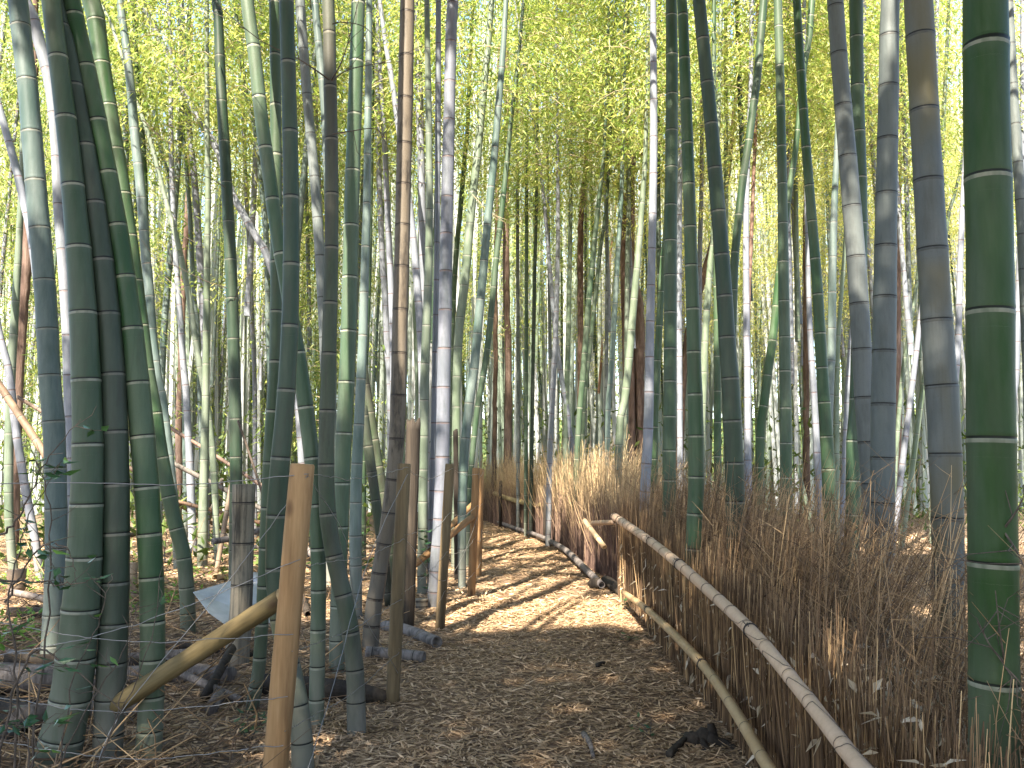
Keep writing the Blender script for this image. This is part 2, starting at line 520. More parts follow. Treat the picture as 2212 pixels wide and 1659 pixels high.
def sheet(name, xs, ys, mat, dz=0.0, fn=hz):
    X, Y = np.meshgrid(xs, ys)
    Z = fn(X, Y) + dz
    V = np.stack([X, Y, Z], -1).reshape(-1, 3)
    nx, ny = len(xs), len(ys)
    i = np.arange(ny - 1)[:, None] * nx
    j = np.arange(nx - 1)[None]
    q = np.stack([i + j, i + j + 1, i + nx + j + 1, i + nx + j], -1).reshape(-1, 4)
    mb = MB()
    mb.add(V, [q], rng.random(len(V)))
    return mb.build(name, mat)


xs = np.unique(np.concatenate([np.linspace(-8, 8, 130), np.linspace(-140, -8, 30), np.linspace(8, 140, 30)]))
ys = np.unique(np.concatenate([np.linspace(-1, 24, 200), np.linspace(-60, -1, 20), np.linspace(24, 220, 40)]))
tag(sheet('ground', xs, ys, M['ground']), kind='structure')
# centre line and half width of the path
PATH = np.array([(0.08, 0.2, .95), (0.10, 3, .95), (0.16, 5, .93), (0.2, 7.5, .88), (0.28, 9.5, .82), (0.2, 12, .8), (0.0, 14.5, .85), (-0.5, 17, .9), (-1.3, 19.5, 1.0), (-2.6, 21.5, 1.1), (-4.6, 22.8, 1.1), (-7.5, 23.4, 1.1)])
pc = smooth_path(PATH, 90)
tg = np.gradient(pc[:, :2], axis=0)
tg /= np.linalg.norm(tg, axis=1)[:, None]
nrm = np.stack([tg[:, 1], -tg[:, 0]], -1)
mb = MB()
cols = np.linspace(-1, 1, 15)
ragged = rng.normal(0, 0.05, (len(pc), 2))
V = []
for i in range(len(pc)):
    for c in cols:
        hw = pc[i, 2] + (ragged[i, 0] if c < 0 else ragged[i, 1]) * abs(c)
        p = pc[i, :2] + nrm[i] * c * hw
        V.append((p[0], p[1], hz(p[0], p[1]) + 0.006 - 0.012 * (abs(c) > 0.99)))
k = len(cols)
ii = np.arange(len(pc) - 1)[:, None] * k
jj = np.arange(k - 1)[None]
mb.add(V, [np.stack([ii + jj, ii + jj + 1, ii + k + jj + 1, ii + k + jj], -1).reshape(-1, 4)])
tag(mb.build('path', M['path']), kind='structure')


def hill_fn(x, y):
    r = np.hypot(x, y)
    return -1.0 + np.clip((r - 60) / 60, 0, 1) ** 1.3 * 9.0 + 1.2 * np.sin(x * 0.06 + 1) * np.sin(y * .05)


tag(sheet('hills', np.linspace(-180, 180, 60), np.linspace(48, 230, 40), M['hill'], 0, hill_fn), kind='structure')


# ------------------------------------------------------------------ bamboo culms
def culm_mesh(name, pts, ns, mat, nseg=14, detail=True, close=0.5):
    """pts: rows (x, y, z, r) local, from the ground up."""
    P = smooth_path(pts, max(40, int(len(pts) * 6)))
    seg = np.linalg.norm(np.diff(P[:, :3], axis=0), axis=1)
    arc = np.concatenate([[0], np.cumsum(seg)])
    Ltot = arc[-1]
    nodes = []
    s = ns * 0.3 * random.uniform(0.4, 1)
    while s < Ltot - 0.02:
        nodes.append(s)
        s += ns * min(1.25, (close + (1 - close) * min(1, s / 1.6)) * (1 + 0.06 * max(0, s - 2))) * random.uniform(0.93, 1.07)
    ss, dd, rr = [0.0], [0.5], [1.0]
    prof = ((-0.062, .5, 1.0), (-0.055, None, 1.0), (-0.035, None, 1.0), (-0.018, None, 1.012), (-0.010, None, 1.028), (-0.0035, None, 1.018), (0.001, None, 0.992), (0.006, None, 1.022), (0.018, None, 1.004), (0.035, None, .995)) if detail else ((-0.047, .5, 1.0), (-0.04, None, 1.0), (-0.008, None, 1.03), (0.001, None, 1.0), (0.010, None, 1.02), (0.022, None, 1.0))
    prev = 0.0
    for nn in nodes:
        mid = 0.5 * (prev + nn)
        if mid > ss[-1] + 0.02 and mid < nn - 0.05:
            ss.append(mid)
            dd.append(0.5)
            rr.append(0.985)
        for o, dv, kx in prof:
            if nn + o > ss[-1] + 1e-4:
                ss.append(nn + o)
                dd.append(o if dv is None else dv)
                rr.append(kx)
        prev = nn
    if Ltot > ss[-1] + .01:
        ss.append(Ltot)
        dd.append(0.5)
        rr.append(1.0)
    ss = np.array(ss)
    Q = np.stack([np.interp(ss, arc, P[:, c]) for c in range(4)], -1)
    mb = MB()
    mb.tube(Q[:, :3], Q[:, 3] * np.array(rr), nseg, nd=np.array(dd), hh=Q[:, 2], caps=(False, True))
    return mb.mesh(name, [mat]), nodes


def survey(pts, d, top=None, sway=0.0):
    """Photograph survey of one culm (u, v, width px; ground up) -> rows in metres, carried on past the picture's top."""
    rows = []
    for (u, v, wd) in pts:
        x, z, px = at(u, v, d)
        rows.append([x, d, z, 0.5 * wd * px])
    R = np.array(rows)
    if len(R) > 5:      # take the hand-read jitter out
        for c in (0, 3) * (3 if d > 9.3 else 1):
            s = R[:, c].copy()
            s[1:-1] = 0.25 * R[:-2, c] + 0.5 * R[1:-1, c] + 0.25 * R[2:, c]
            R[:, c] = s
    rows = [list(r) for r in R]
    if rows[0][2] > 0.3:
        rows.insert(0, [rows[0][0], d, -0.05, rows[0][3] * 1.05])
    rows[0][2] = min(rows[0][2], float(hz(rows[0][0], d))) - 0.06
    if top:
        a, b_ = np.array(rows[-1]), np.array(rows[-3] if len(rows) > 3 else rows[0])
        slope = (a[0] - b_[0]) / max(0.3, a[2] - b_[2])
        z = a[2]
        x = a[0]
        r0 = a[3]
        steps = max(2, int((top - z) / 1.2))
        z0 = z
        for i in range(1, steps + 1):
            zz = z0 + (top - z0) * i / steps
            slope = slope * 0.93
            x += slope * (top - z0) / steps
            t = i / steps
            rows.append([x, d + sway * t * t, zz, r0 * (1 - 0.72 * t)])
    return np.array(rows)


# (depth or None, look, node spacing in m, label, points from the ground up, name)
B = []


def C(d, mat, ns, label, *pts):
    B.append((d, mat, ns, label, pts))


# ---- left side, near
C(5.85, 'blue', .34, "grey-green culm nearest the left edge, dappled white near its top", (108, 1440, 44), (116, 1340, 43), (121, 1230, 45), (123, 1142, 46), (120, 1020, 45), (115, 905, 45), (111, 820, 45), (99.5, 627, 44), (81, 422, 43), (57, 200, 41), (45, 80, 40), (39, 0, 40))
C(None, 'green', .31, "thickest green culm at left with swollen pale base, curving left at the ground", (119, 1668, 98), (125, 1629, 94), (139, 1570, 88), (154, 1504, 84), (167, 1394, 80), (178, 1280, 76), (186, 1154, 70), (190, 995, 63), (189, 880, 61), (184, 750, 59), (176, 605, 54), (164, 460, 48), (148, 300, 43), (129, 150, 40), (110, 0, 38))
C(None, 'dark', .285, "dark culm crossing in front of the thickest green culm at left", (231, 1655, 62), (234, 1567, 61), (240, 1474, 63), (245, 1377, 62), (249, 1265, 58), (251, 1147, 58), (250, 1027, 57), (248, 900, 54), (242, 777, 51), (231, 649, 49), (216, 520, 47), (195, 382, 45), (169, 242, 42), (138, 97, 41), (115, 0, 39))
C(4.22, 'green', .28, "leaning dark green culm with blackened foot right behind the lower part of the log brace", (316, 1657, 57), (321, 1614, 56), (326, 1550, 53), (330, 1412, 52), (330, 1322, 52), (326, 1224, 51), (322, 1118, 52), (313, 1002, 52), (303, 882, 51), (290, 752, 48), (274, 622, 44), (255, 485, 41), (228, 345, 39), (197, 202, 39), (170, 90, 39), (153, 0, 39))
C(None, 'green', .36, "green culm bent at the knee, its foot left of the metal sheet", (408, 1375, 33), (406, 1290, 32), (398, 1200, 32), (383, 1145, 32), (366, 1070, 32), (345, 980, 32), (331, 880, 32), (320, 818, 32), (309, 740, 32), (300, 665, 32), (290, 585, 33), (277, 500, 34), (265, 412, 35), (249, 320, 36), (233, 227, 36), (219, 131, 37), (202, 30, 38), (197, 0, 38))
C(8.2, 'wax', .4, "bright sunlit culm showing as a white edge left of the thickest green culm", (152, 1320, 22), (152, 1150, 22), (152, 1000, 22), (150, 880, 22), (146, 750, 22), (142, 650, 22), (135, 550, 22), (127, 450, 22), (121, 300, 22), (111, 180, 23), (84, 90, 25), (60, 20, 27), (52, 0, 28))
C(9.2, 'wax', .36, "white leaning culm entering from the left edge behind the grey-green culm", (140, 1250, 19), (122, 1000, 18), (104, 800, 18), (84, 640, 17), (64, 505, 16), (52, 440, 17), (40, 380, 17), (24, 320, 16), (5, 240, 15), (-30, 130, 14))
C(10.6, 'pale', .40, "pale curved green culm beside the red-barked tree", (34, 1255, 20), (22, 1190, 18), (16, 1105, 17), (17, 980, 19), (20, 862, 20), (23, 800, 19), (30, 700, 17), (40, 575, 15), (47, 440, 12), (52, 300, 11), (54, 150, 10), (52, 0, 9))
C(10.2, 'wax', .30, "low leaning white culm at the left edge rising from the cut stump side", (90, 1262, 18), (78, 1180, 18), (66, 1110, 18), (52, 1030, 18), (40, 930, 18), (15, 800, 15), (3, 720, 14), (-20, 600, 13))
C(11.2, 'blue', .42, "tall pale mottled culm right of the fanned dark left culms", (386, 1236, 19), (380, 1120, 19), (372, 1030, 19), (361, 940, 19), (348, 860, 18), (340, 820, 18), (334, 765, 19), (328, 700, 20), (320, 615, 21), (315, 550, 21), (310, 460, 20), (302, 375, 20), (292, 290, 20), (282, 180, 19), (271, 90, 17), (260, 10, 15))
C(14, 'blue', .42, "slender green culm leaning right, crossing over the long diagonal culm", (343, 1190, 13), (344, 900, 12), (347, 820, 12), (351, 740, 13), (357, 665, 14), (364, 600, 15), (370, 530, 14), (375, 465, 14), (383, 390, 13), (388, 300, 13), (393, 215, 12), (402, 100, 10), (412, 0, 9))
C(13, 'wax', .42, "long pale culm slanting diagonally down to the right across the left side", (662, 1170, 20), (656, 1000, 19), (646, 850, 19), (631, 740, 18), (611, 650, 18), (588, 583, 17), (563, 530, 17), (547, 500, 16), (528, 460, 16), (509, 415, 16), (466, 330, 16), (442, 285, 16), (422, 245, 15), (401, 200, 14), (379, 150, 14), (351, 100, 13), (326, 50, 13), (306, 0, 12))
C(9.35, 'dark', .42, "straight dark green culm standing behind the black-streaked bamboo stump", (507, 1283, 27), (509, 1150, 27), (510, 1010, 27), (510, 935, 27), (508, 867, 26), (506, 800, 26), (505, 728, 26), (502, 655, 26), (500, 572, 25), (495, 490, 25), (490, 405, 24), (486, 315, 23), (479, 225, 22), (474, 125, 22), (470, 30, 20), (466, 0, 19))
C(11.5, 'pale', .42, "upright culm with a wide mottled foot on sunlit litter left of the stump", (437, 1232, 23), (438, 1160, 22), (439, 1080, 20), (441, 1000, 18), (444, 900, 16), (446, 829, 15), (446, 750, 15), (448, 600, 14), (450, 400, 12), (448, 300, 11), (446, 150, 9), (447, 0, 9))
C(14, 'wax', .42, "pale culm with dark rings right of the crossing pair at left", (447, 1180, 13), (445, 1000, 13), (444, 829, 13), (441, 720, 14), (437, 640, 15), (432, 560, 15), (427, 470, 14), (420, 390, 14), (414, 320, 13), (408, 245, 11), (400, 120, 10), (392, 0, 9))
C(13, 'wax', .40, "lavender-grey culm left of the wide mottled foot", (418, 1205, 18), (413, 1100, 18), (409, 1000, 17), (406, 930, 16), (403, 850, 14), (399, 800, 13), (392, 720, 13), (386, 640, 12), (380, 550, 12), (374, 440, 11), (369, 300, 10), (366, 100, 9), (364, 0, 8))
C(12, 'pale', .38, "light green culm leaning left in a long slant behind the crossing pair", (472, 1222, 13), (470, 1180, 13), (467, 1080, 14), (461, 980, 15), (452, 905, 15), (441, 840, 14), (431, 790, 13), (422, 730, 12), (413, 670, 12), (403, 610, 12), (392, 560, 12), (382, 510, 12), (370, 470, 11), (356, 420, 11), (340, 360, 10), (325, 300, 9), (310, 245, 8), (285, 185, 8), (258, 110, 8), (235, 45, 7), (216, 0, 7))
C(15, 'blue', .42, "thin blue-green culm just right of the crossing pair", (440, 1180, 10), (436, 1000, 10), (430, 829, 10), (424, 700, 10), (419, 640, 10), (415, 560, 10), (411, 470, 10), (406, 400, 9), (400, 330, 8), (395, 250, 7), (389, 100, 7), (386, 0, 6))
C(16, 'blue', .42, "thin pale culm ringed with dark nodes beside the tall mottled culm", (402, 1165, 10), (396, 829, 10), (388, 650, 10), (375, 500, 9), (358, 380, 9), (352, 340, 9), (342, 280, 9), (330, 200, 9), (320, 120, 8), (308, 50, 7), (300, 0, 7))
C(13, 'vivid', .40, "slim vivid green culm close behind the tall mottled culm", (334, 1190, 12), (327, 829, 12), (318, 600, 12), (308, 380, 12), (302, 260, 11), (299, 200, 11), (294, 120, 10), (290, 60, 9), (287, 0, 8))
C(14, 'blue', .42, "bluish culm leaning left beside the straight dark green culm", (582, 1180, 12), (580, 829, 12), (579, 700, 12), (577, 550, 12), (573, 470, 12), (567, 400, 13), (559, 310, 13), (546, 260, 12), (537, 225, 11), (525, 160, 10), (515, 80, 9), (507, 0, 8))
C(16, 'wax', .42, "thin sunlit culm right of the straight dark green culm", (551, 1165, 10), (548, 829, 10), (545, 700, 10), (540, 560, 10), (535, 480, 9), (530, 370, 8), (525, 250, 7), (521, 100, 6), (519, 0, 6))
# ---- left of the path, by the posts
C(None, 'green', .30, "leaning slim green culm whose foot stands between the first two fence posts", (683, 1567, 33), (684, 1500, 33), (688, 1340, 33), (689, 1230, 33), (686, 1130, 33), (678, 1020, 34), (667, 935, 35), (657, 850, 34), (645, 770, 33), (630, 680, 31), (614, 590, 29), (598, 505, 29), (584, 388, 30), (567, 265, 29), (547, 110, 28), (534, 0, 28))
C(None, 'dark', .31, "near dark culm rising from behind the nearest fence post", (657, 1668, 52), (652, 1570, 43), (640, 1480, 40), (620, 1410, 40), (603, 1345, 40), (594, 1265, 41), (594, 1165, 42), (598, 1070, 42), (608, 972, 42), (617, 870, 39), (625, 755, 37), (629, 639, 36), (630, 515, 35), (629, 384, 34), (626, 255, 33), (622, 128, 31), (619, 0, 31))
C(None, 'green', .31, "slim culm behind the near dark culm, its pale foot left of the nearest post", (541, 1532, 29), (552, 1490, 28), (561, 1440, 28), (566, 1335, 28), (572, 1230, 28), (577, 1100, 28), (583, 960, 27), (590, 870, 27), (595, 800, 26), (597, 700, 26), (597, 550, 26), (597, 400, 25), (595, 230, 24), (594, 100, 23), (593, 0, 23))
C(None, 'purple', .30, "green culm with an S bend, its clean foot on sunlit chips by the path", (771, 1577, 42), (770, 1540, 41), (768, 1467, 39), (765, 1417, 38), (757, 1360, 38), (746, 1300, 39), (731, 1242, 38), (717, 1180, 37), (707, 1115, 36), (704, 1040, 35), (705, 965, 35), (707, 855, 34), (710, 805, 32), (712, 715, 32), (714, 622, 31), (717, 520, 30), (717, 412, 29), (716, 300, 29), (713, 182, 28), (711, 60, 27), (709, 0, 27))
C(10, 'grey', .44, "grey leaning culm between the near dark culm and the S-bent culm", (714, 1260, 23), (709, 1000, 23), (703, 800, 23), (697, 650, 23), (691, 520, 22), (681, 395, 22), (670, 295, 22), (663, 195, 21), (653, 95, 21), (648, 0, 21))
C(None, 'green', .38, "broad green culm with one white sun fleck, right behind the S-bent culm", (727, 1452, 34), (728, 1330, 33), (735, 1200, 33), (738, 1085, 34), (740, 1002, 35), (743, 925, 35), (748, 842, 35), (752, 752, 34), (755, 658, 34), (757, 558, 33), (759, 455, 33), (763, 345, 32), (766, 230, 31), (771, 118, 30), (774, 0, 29))
C(11, 'blue', .44, "teal culm leaning behind the S-bent culm near the picture's top", (717, 1235, 18), (718, 800, 18), (716, 600, 18), (710, 400, 18), (700, 240, 18), (693, 150, 18), (687, 75, 17), (680, 0, 16))
C(None, 'blue', .40, "blue-green culm with chalky nodes right of the broad green culm", (770, 1337, 26), (768, 1220, 27), (767, 1130, 27), (770, 1005, 25), (776, 900, 22), (783, 770, 20), (785, 695, 19), (788, 590, 19), (791, 500, 18), (793, 430, 17), (794, 325, 16), (795, 215, 15), (797, 100, 14), (798, 0, 13))
C(13, 'green', .42, "narrow dark teal culm standing right behind the chalky-noded culm", (783, 1190, 17), (784, 1080, 17), (782, 925, 17), (783, 829, 17), (788, 780, 15), (793, 700, 13), (797, 600, 12), (800, 500, 11), (804, 300, 10), (806, 0, 9))
C(14, 'wax', .42, "blue-lavender culm left of the spotted tan culm", (845, 1165, 14), (841, 850, 14), (837, 770, 14), (834, 695, 14), (830, 625, 13), (827, 580, 13), (824, 510, 13), (821, 435, 13), (819, 350, 12), (815, 225, 12), (812, 100, 10), (811, 0, 9))
C(13, 'wax', .42, "pale shadow-flecked culm touching the left side of the spotted tan culm", (851, 1180, 15), (848, 800, 15), (845, 650, 15), (843, 565, 15), (839, 485, 13), (834, 390, 12), (830, 300, 12), (826, 215, 11), (821, 130, 10), (813, 40, 8), (810, 0, 8))
C(12, 'wax', .42, "lavender culm that leans left and passes behind the spotted tan culm", (916, 1205, 19), (912, 829, 19), (908, 700, 18), (903, 590, 17), (892, 475, 15), (875, 370, 13), (860, 280, 12), (847, 180, 12), (837, 100, 12), (820, 0, 10))
C(None, 'tan', .32, "spotted tan dead culm, foot bent left behind the second fence post", (800, 1411, 34), (800, 1385, 36), (803, 1345, 37), (809, 1300, 36), (815, 1260, 34), (825, 1200, 33), (835, 1150, 32), (843, 1090, 32), (850, 1030, 33), (857, 962, 34), (860, 892, 34), (861, 829, 34), (863, 745, 34), (865, 665, 34), (867, 585, 33), (870, 502, 33), (871, 415, 33), (873, 325, 33), (876, 230, 34), (877, 130, 33), (880, 0, 31))
C(12.5, 'wax', .46, "white culm touching the right side of the spotted tan culm", (921, 1190, 18), (917, 829, 18), (914, 640, 17), (913, 540, 17), (912, 470, 17), (911, 400, 17), (909, 330, 17), (908, 258, 17), (905, 180, 17), (903, 105, 16), (902, 0, 14))
C(None, 'pale', .40, "pale green mottled culm behind the old jagged wooden post", (911, 1286, 21), (911, 1220, 21), (913, 1130, 21), (916, 975, 21), (915, 890, 21), (917, 800, 20), (920, 735, 20), (923, 670, 19), (926, 595, 18), (928, 522, 17), (929, 445, 16), (927, 365, 16), (927, 280, 15), (926, 190, 14), (923, 110, 13), (922, 0, 12))
C(None, 'wax', .36, "broad white culm, brightest and widest beside the third fence post", (934, 1318, 25), (937, 1270, 26), (942, 1210, 27), (948, 1155, 28), (953, 1065, 30), (956, 1005, 31), (957, 952, 31), (958, 890, 30), (958, 829, 30), (960, 755, 30), (962, 685, 29), (962, 612, 29), (964, 540, 28), (965, 462, 27), (967, 385, 27), (969, 302, 26), (971, 220, 25), (973, 132, 25), (975, 48, 25), (978, 0, 25))
C(9.6, 'wax', .40, "slim bluish culm hugging the left side of the broad white culm", (927, 1277, 12), (930, 1200, 12), (932, 1100, 12), (935, 1000, 13), (936, 900, 13), (941, 700, 12), (944, 600, 12), (945, 500, 12), (945, 400, 13), (946, 300, 13), (946, 225, 13), (947, 145, 13), (947, 75, 13), (947, 0, 12))
C(12, 'pale', .40, "green culm bowing right at the top from behind the broad white culm", (984, 1215, 20), (985, 1000, 19), (985, 860, 19), (986, 800, 19), (989, 725, 20), (995, 675, 20), (1001, 630, 21), (1008, 565, 20), (1015, 490, 19), (1021, 425, 18), (1027, 370, 17), (1034, 315, 17), (1041, 240, 17), (1046, 175, 16), (1053, 100, 15), (1062, 0, 13))
C(None, 'blue', .40, "mottled culm bowing right whose foot stands by the fourth fence post", (998, 1272, 18), (999, 1180, 19), (996, 1105, 20), (997, 1045, 20), (1003, 965, 21), (1010, 905, 21), (1016, 850, 21), (1023, 810, 20), (1029, 750, 20), (1035, 685, 20), (1040, 625, 19), (1045, 565, 19), (1052, 500, 18), (1057, 440, 17), (1063, 380, 17), (1070, 310, 16), (1077, 230, 15), (1083, 165, 15), (1088, 90, 13), (1093, 0, 11))
C(12, 'green', .40, "slim dark green culm bowing furthest right of the fanned middle culms", (1008, 1215, 12), (1009, 1090, 12), (1015, 1020, 12), (1025, 945, 13), (1032, 880, 13), (1039, 840, 13), (1045, 800, 14), (1053, 740, 14), (1063, 650, 14), (1074, 550, 13), (1082, 475, 13), (1090, 400, 12), (1098, 320, 11), (1106, 240, 10), (1113, 180, 9), (1122, 100, 9), (1131, 0, 7))
C(16, 'green', .42, "thin olive culm leaning right behind the broad white culm", (965, 1165, 12), (972, 829, 12), (980, 640, 12), (987, 525, 12), (993, 450, 11), (1005, 350, 10), (1010, 275, 9), (1018, 100, 8), (1022, 0, 7))
# ---- middle distance beyond the bend
C(16, 'wax', .42, "thin white culm leaning left over the bend of the path", (1245, 1162, 12), (1237, 985, 12), (1232, 930, 12), (1222, 860, 12), (1213, 815, 12), (1202, 750, 11), (1194, 680, 10), (1190, 600, 9), (1184, 520, 8), (1176, 430, 8), (1166, 350, 7), (1156, 275, 6), (1145, 200, 6), (1130, 110, 5), (1112, 0, 5))
C(15, 'wax', .42, "pale lavender culm crossing behind the thin white leaning culm", (1184, 1172, 13), (1186, 1000, 13), (1190, 900, 13), (1197, 800, 13), (1203, 700, 12), (1205, 600, 10), (1206, 500, 9), (1207, 400, 8), (1204, 320, 7), (1202, 200, 6), (1202, 50, 5), (1202, 0, 5))
C(16, 'pale', .42, "yellow-green sunlit culm left of the dark broken trunk", (1220, 1160, 12), (1222, 950, 12), (1225, 829, 12), (1227, 750, 12), (1229, 650, 11), (1231, 550, 10), (1233, 470, 9), (1234, 380, 9), (1233, 250, 8), (1232, 90, 6), (1231, 0, 6))
C(16, 'grey', .42, "straight thin grey culm right of the dark broken trunk", (1308, 1160, 9), (1309, 950, 9), (1310, 829, 9), (1311, 720, 8), (1311, 620, 8), (1311, 500, 7), (1311, 400, 7), (1312, 280, 7), (1315, 180, 6), (1316, 50, 5), (1317, 0, 5))
C(14, 'green', .42, "green culm leaning right just right of the dark broken trunk", (1240, 1185, 13), (1246, 1000, 13), (1252, 900, 13), (1257, 829, 13), (1263, 750, 13), (1271, 660, 13), (1278, 580, 12), (1285, 500, 12), (1296, 420, 10), (1303, 350, 8), (1311, 200, 7), (1316, 0, 6))
C(15, 'green', .42, "thinner green culm leaning right alongside its stouter green twin", (1251, 1170, 10), (1258, 950, 10), (1266, 829, 10), (1273, 760, 10), (1282, 680, 9), (1290, 600, 9), (1298, 520, 9), (1309, 450, 7), (1320, 300, 6), (1328, 100, 5), (1331, 0, 5))
C(14, 'blue', .42, "mottled culm bowing right toward the forked brown tree", (1310, 1185, 12), (1315, 900, 12), (1318, 829, 12), (1322, 760, 12), (1327, 680, 12), (1333, 600, 12), (1336, 520, 11), (1340, 450, 10), (1346, 350, 9), (1349, 250, 8), (1350, 100, 7), (1350, 0, 6))
C(15, 'pale', .42, "pale culm running up the front of the forked brown tree", (1350, 1172, 11), (1354, 829, 11), (1357, 560, 10), (1360, 470, 10), (1359, 380, 9), (1358, 200, 8), (1356, 0, 7))
C(17, 'green', .42, "thin green culm left of the pale lavender crossing culm", (1136, 1155, 9), (1136, 829, 9), (1137, 600, 8), (1138, 350, 8), (1139, 100, 6), (1139, 0, 6))
C(17, 'dark', .42, "thin dark culm between the green one and the lavender crossing culm", (1146, 1155, 9), (1152, 829, 9), (1156, 600, 8), (1158, 450, 7), (1162, 200, 6), (1164, 0, 5))
C(18, 'grey', .42, "thin grey culm right of the wide red-brown trunk past the bend", (1119, 1150, 8), (1119, 829, 8), (1118, 500, 8), (1117, 200, 6), (1116, 0, 5))
# ---- right of the path
C(12, 'pale', .40, "mottled culm leaning right, left of the white-flecked culm on the right side", (1330, 1215, 17), (1342, 930, 17), (1348, 880, 17), (1355, 825, 17), (1360, 765, 17), (1365, 700, 17), (1371, 635, 16), (1376, 575, 15), (1382, 500, 14), (1389, 425, 12), (1395, 350, 10), (1397, 250, 9), (1399, 150, 8), (1399, 0, 7))
C(9.9, 'wax', .40, "white-flecked slender culm, leftmost of the tall right-hand row", (1389, 1267, 23), (1392, 1120, 22), (1395, 1025, 22), (1399, 980, 22), (1401, 920, 22), (1403, 870, 21), (1402, 820, 20), (1402, 765, 20), (1404, 700, 19), (1406, 640, 18), (1407, 575, 18), (1409, 505, 17), (1411, 435, 17), (1412, 367, 17), (1412, 295, 17), (1413, 220, 17), (1411, 145, 16), (1410, 65, 15), (1411, 0, 13))
C(7.9, 'green', .315, "straight upright green culm with dappled shade, second of the tall right-hand row", (1446, 1333, 30), (1446, 1160, 29), (1446, 1005, 29), (1446, 940, 29), (1447, 880, 28), (1447, 810, 28), (1448, 745, 28), (1448, 672, 28), (1448, 600, 28), (1448, 530, 28), (1449, 452, 27), (1450, 385, 27), (1451, 305, 27), (1451, 240, 27), (1452, 165, 26), (1451, 90, 26), (1450, 0, 24))
C(5.96, 'green', .285, "dark green culm whose base shows through the brush fence, sun-streaked near the top", (1488, 1440, 36), (1494, 1280, 35), (1503, 1120, 34), (1504, 1050, 34), (1504, 985, 34), (1503, 922, 34), (1502, 865, 33), (1500, 815, 31), (1499, 772, 30), (1498, 717, 30), (1496, 650, 29), (1493, 572, 28), (1491, 487, 27), (1488, 400, 26), (1485, 307, 25), (1482, 212, 25), (1478, 120, 23), (1475, 25, 22), (1473, 0, 21))
C(5.8, 'dark', .29, "stout dark green culm leaning left behind the upper end of the brush fence", (1594, 1455, 42), (1591, 1250, 41), (1588, 1040, 41), (1585, 975, 41), (1581, 902, 40), (1578, 829, 38), (1575, 790, 37), (1571, 745, 36), (1567, 662, 35), (1561, 580, 33), (1555, 495, 32), (1547, 404, 31), (1540, 307, 30), (1531, 210, 28), (1521, 110, 28), (1510, 0, 27))
C(10, 'green', .40, "slim green culm leaning right that crosses behind the stout dark one", (1575, 1263, 19), (1578, 1000, 19), (1581, 800, 18), (1584, 650, 18), (1587, 550, 18), (1593, 490, 18), (1599, 430, 17), (1606, 367, 16), (1616, 310, 16), (1627, 240, 17), (1636, 175, 17), (1643, 85, 17), (1650, 0, 17))
C(13, 'brown', .38, "thin brown dead culm among green ones on the right", (1612, 1198, 9), (1615, 900, 9), (1620, 650, 9), (1622, 550, 8), (1625, 450, 8), (1628, 350, 8), (1632, 225, 7), (1637, 0, 7))
C(12, 'wax', .42, "pale grey culm beside the thin brown dead culm", (1618, 1215, 16), (1616, 980, 16), (1616, 880, 16), (1615, 800, 15), (1613, 700, 15), (1610, 620, 14), (1610, 500, 13), (1612, 400, 12), (1616, 300, 11), (1620, 200, 10), (1624, 0, 9))
C(8.9, 'green', .375, "straight green culm with white rings, left of its parallel leaning neighbour", (1697, 1297, 28), (1698, 1180, 27), (1698, 1085, 26), (1698, 1020, 26), (1698, 955, 26), (1697, 887, 25), (1696, 820, 25), (1695, 748, 24), (1694, 673, 24), (1692, 594, 23), (1692, 512, 22), (1690, 429, 21), (1689, 345, 20), (1687, 260, 19), (1685, 175, 19), (1683, 90, 18), (1680, 0, 18))
C(11, 'green', .42, "shaded culm leaning right that passes behind two white-ringed culms", (1638, 1240, 20), (1643, 950, 20), (1650, 870, 20), (1662, 800, 19), (1668, 750, 19), (1671, 690, 18), (1678, 600, 16), (1692, 510, 14), (1709, 415, 12), (1716, 350, 12), (1722, 275, 12), (1732, 190, 12), (1743, 125, 12), (1748, 85, 13), (1754, 0, 14))
C(7.9, 'green', .33, "white-ringed green culm leaning left, its foot hidden by brush", (1790, 1336, 32), (1792, 1230, 31), (1792, 1160, 30), (1792, 1090, 29), (1790, 1035, 28), (1788, 975, 28), (1783, 910, 28), (1779, 847, 26), (1774, 777, 24), (1771, 710, 23), (1767, 640, 23), (1762, 570, 22), (1756, 497, 21), (1750, 425, 20), (1744, 352, 20), (1738, 277, 19), (1733, 204, 19), (1728, 129, 18), (1724, 55, 17), (1721, 0, 17))
C(11, 'blue', .42, "light mottled culm just left of the grey leaning culm", (1790, 1240, 18), (1793, 950, 18), (1795, 820, 18), (1796, 750, 18), (1798, 650, 18), (1799, 555, 17), (1800, 500, 16), (1802, 430, 14), (1804, 360, 12), (1807, 250, 11), (1810, 0, 10))
C(6.0, 'grey', .33, "grey dark-ringed culm leaning left against the upright grey one", (1902, 1436, 43), (1893, 1250, 43), (1886, 1100, 43), (1880, 1010, 43), (1873, 927, 43), (1865, 834, 42), (1861, 735, 42), (1855, 638, 41), (1848, 536, 40), (1839, 435, 40), (1830, 329, 38), (1821, 221, 36), (1811, 115, 35), (1804, 0, 34))
C(5.0, 'grey', .31, "upright grey dark-ringed culm right of the leaning grey one", (1900, 1522, 52), (1904, 1300, 51), (1906, 1157, 50), (1907, 1067, 51), (1907, 970, 52), (1908, 869, 51), (1910, 761, 50), (1911, 650, 49), (1913, 537, 47), (1915, 418, 45), (1917, 300, 43), (1920, 180, 42), (1922, 55, 40), (1923, 0, 39))
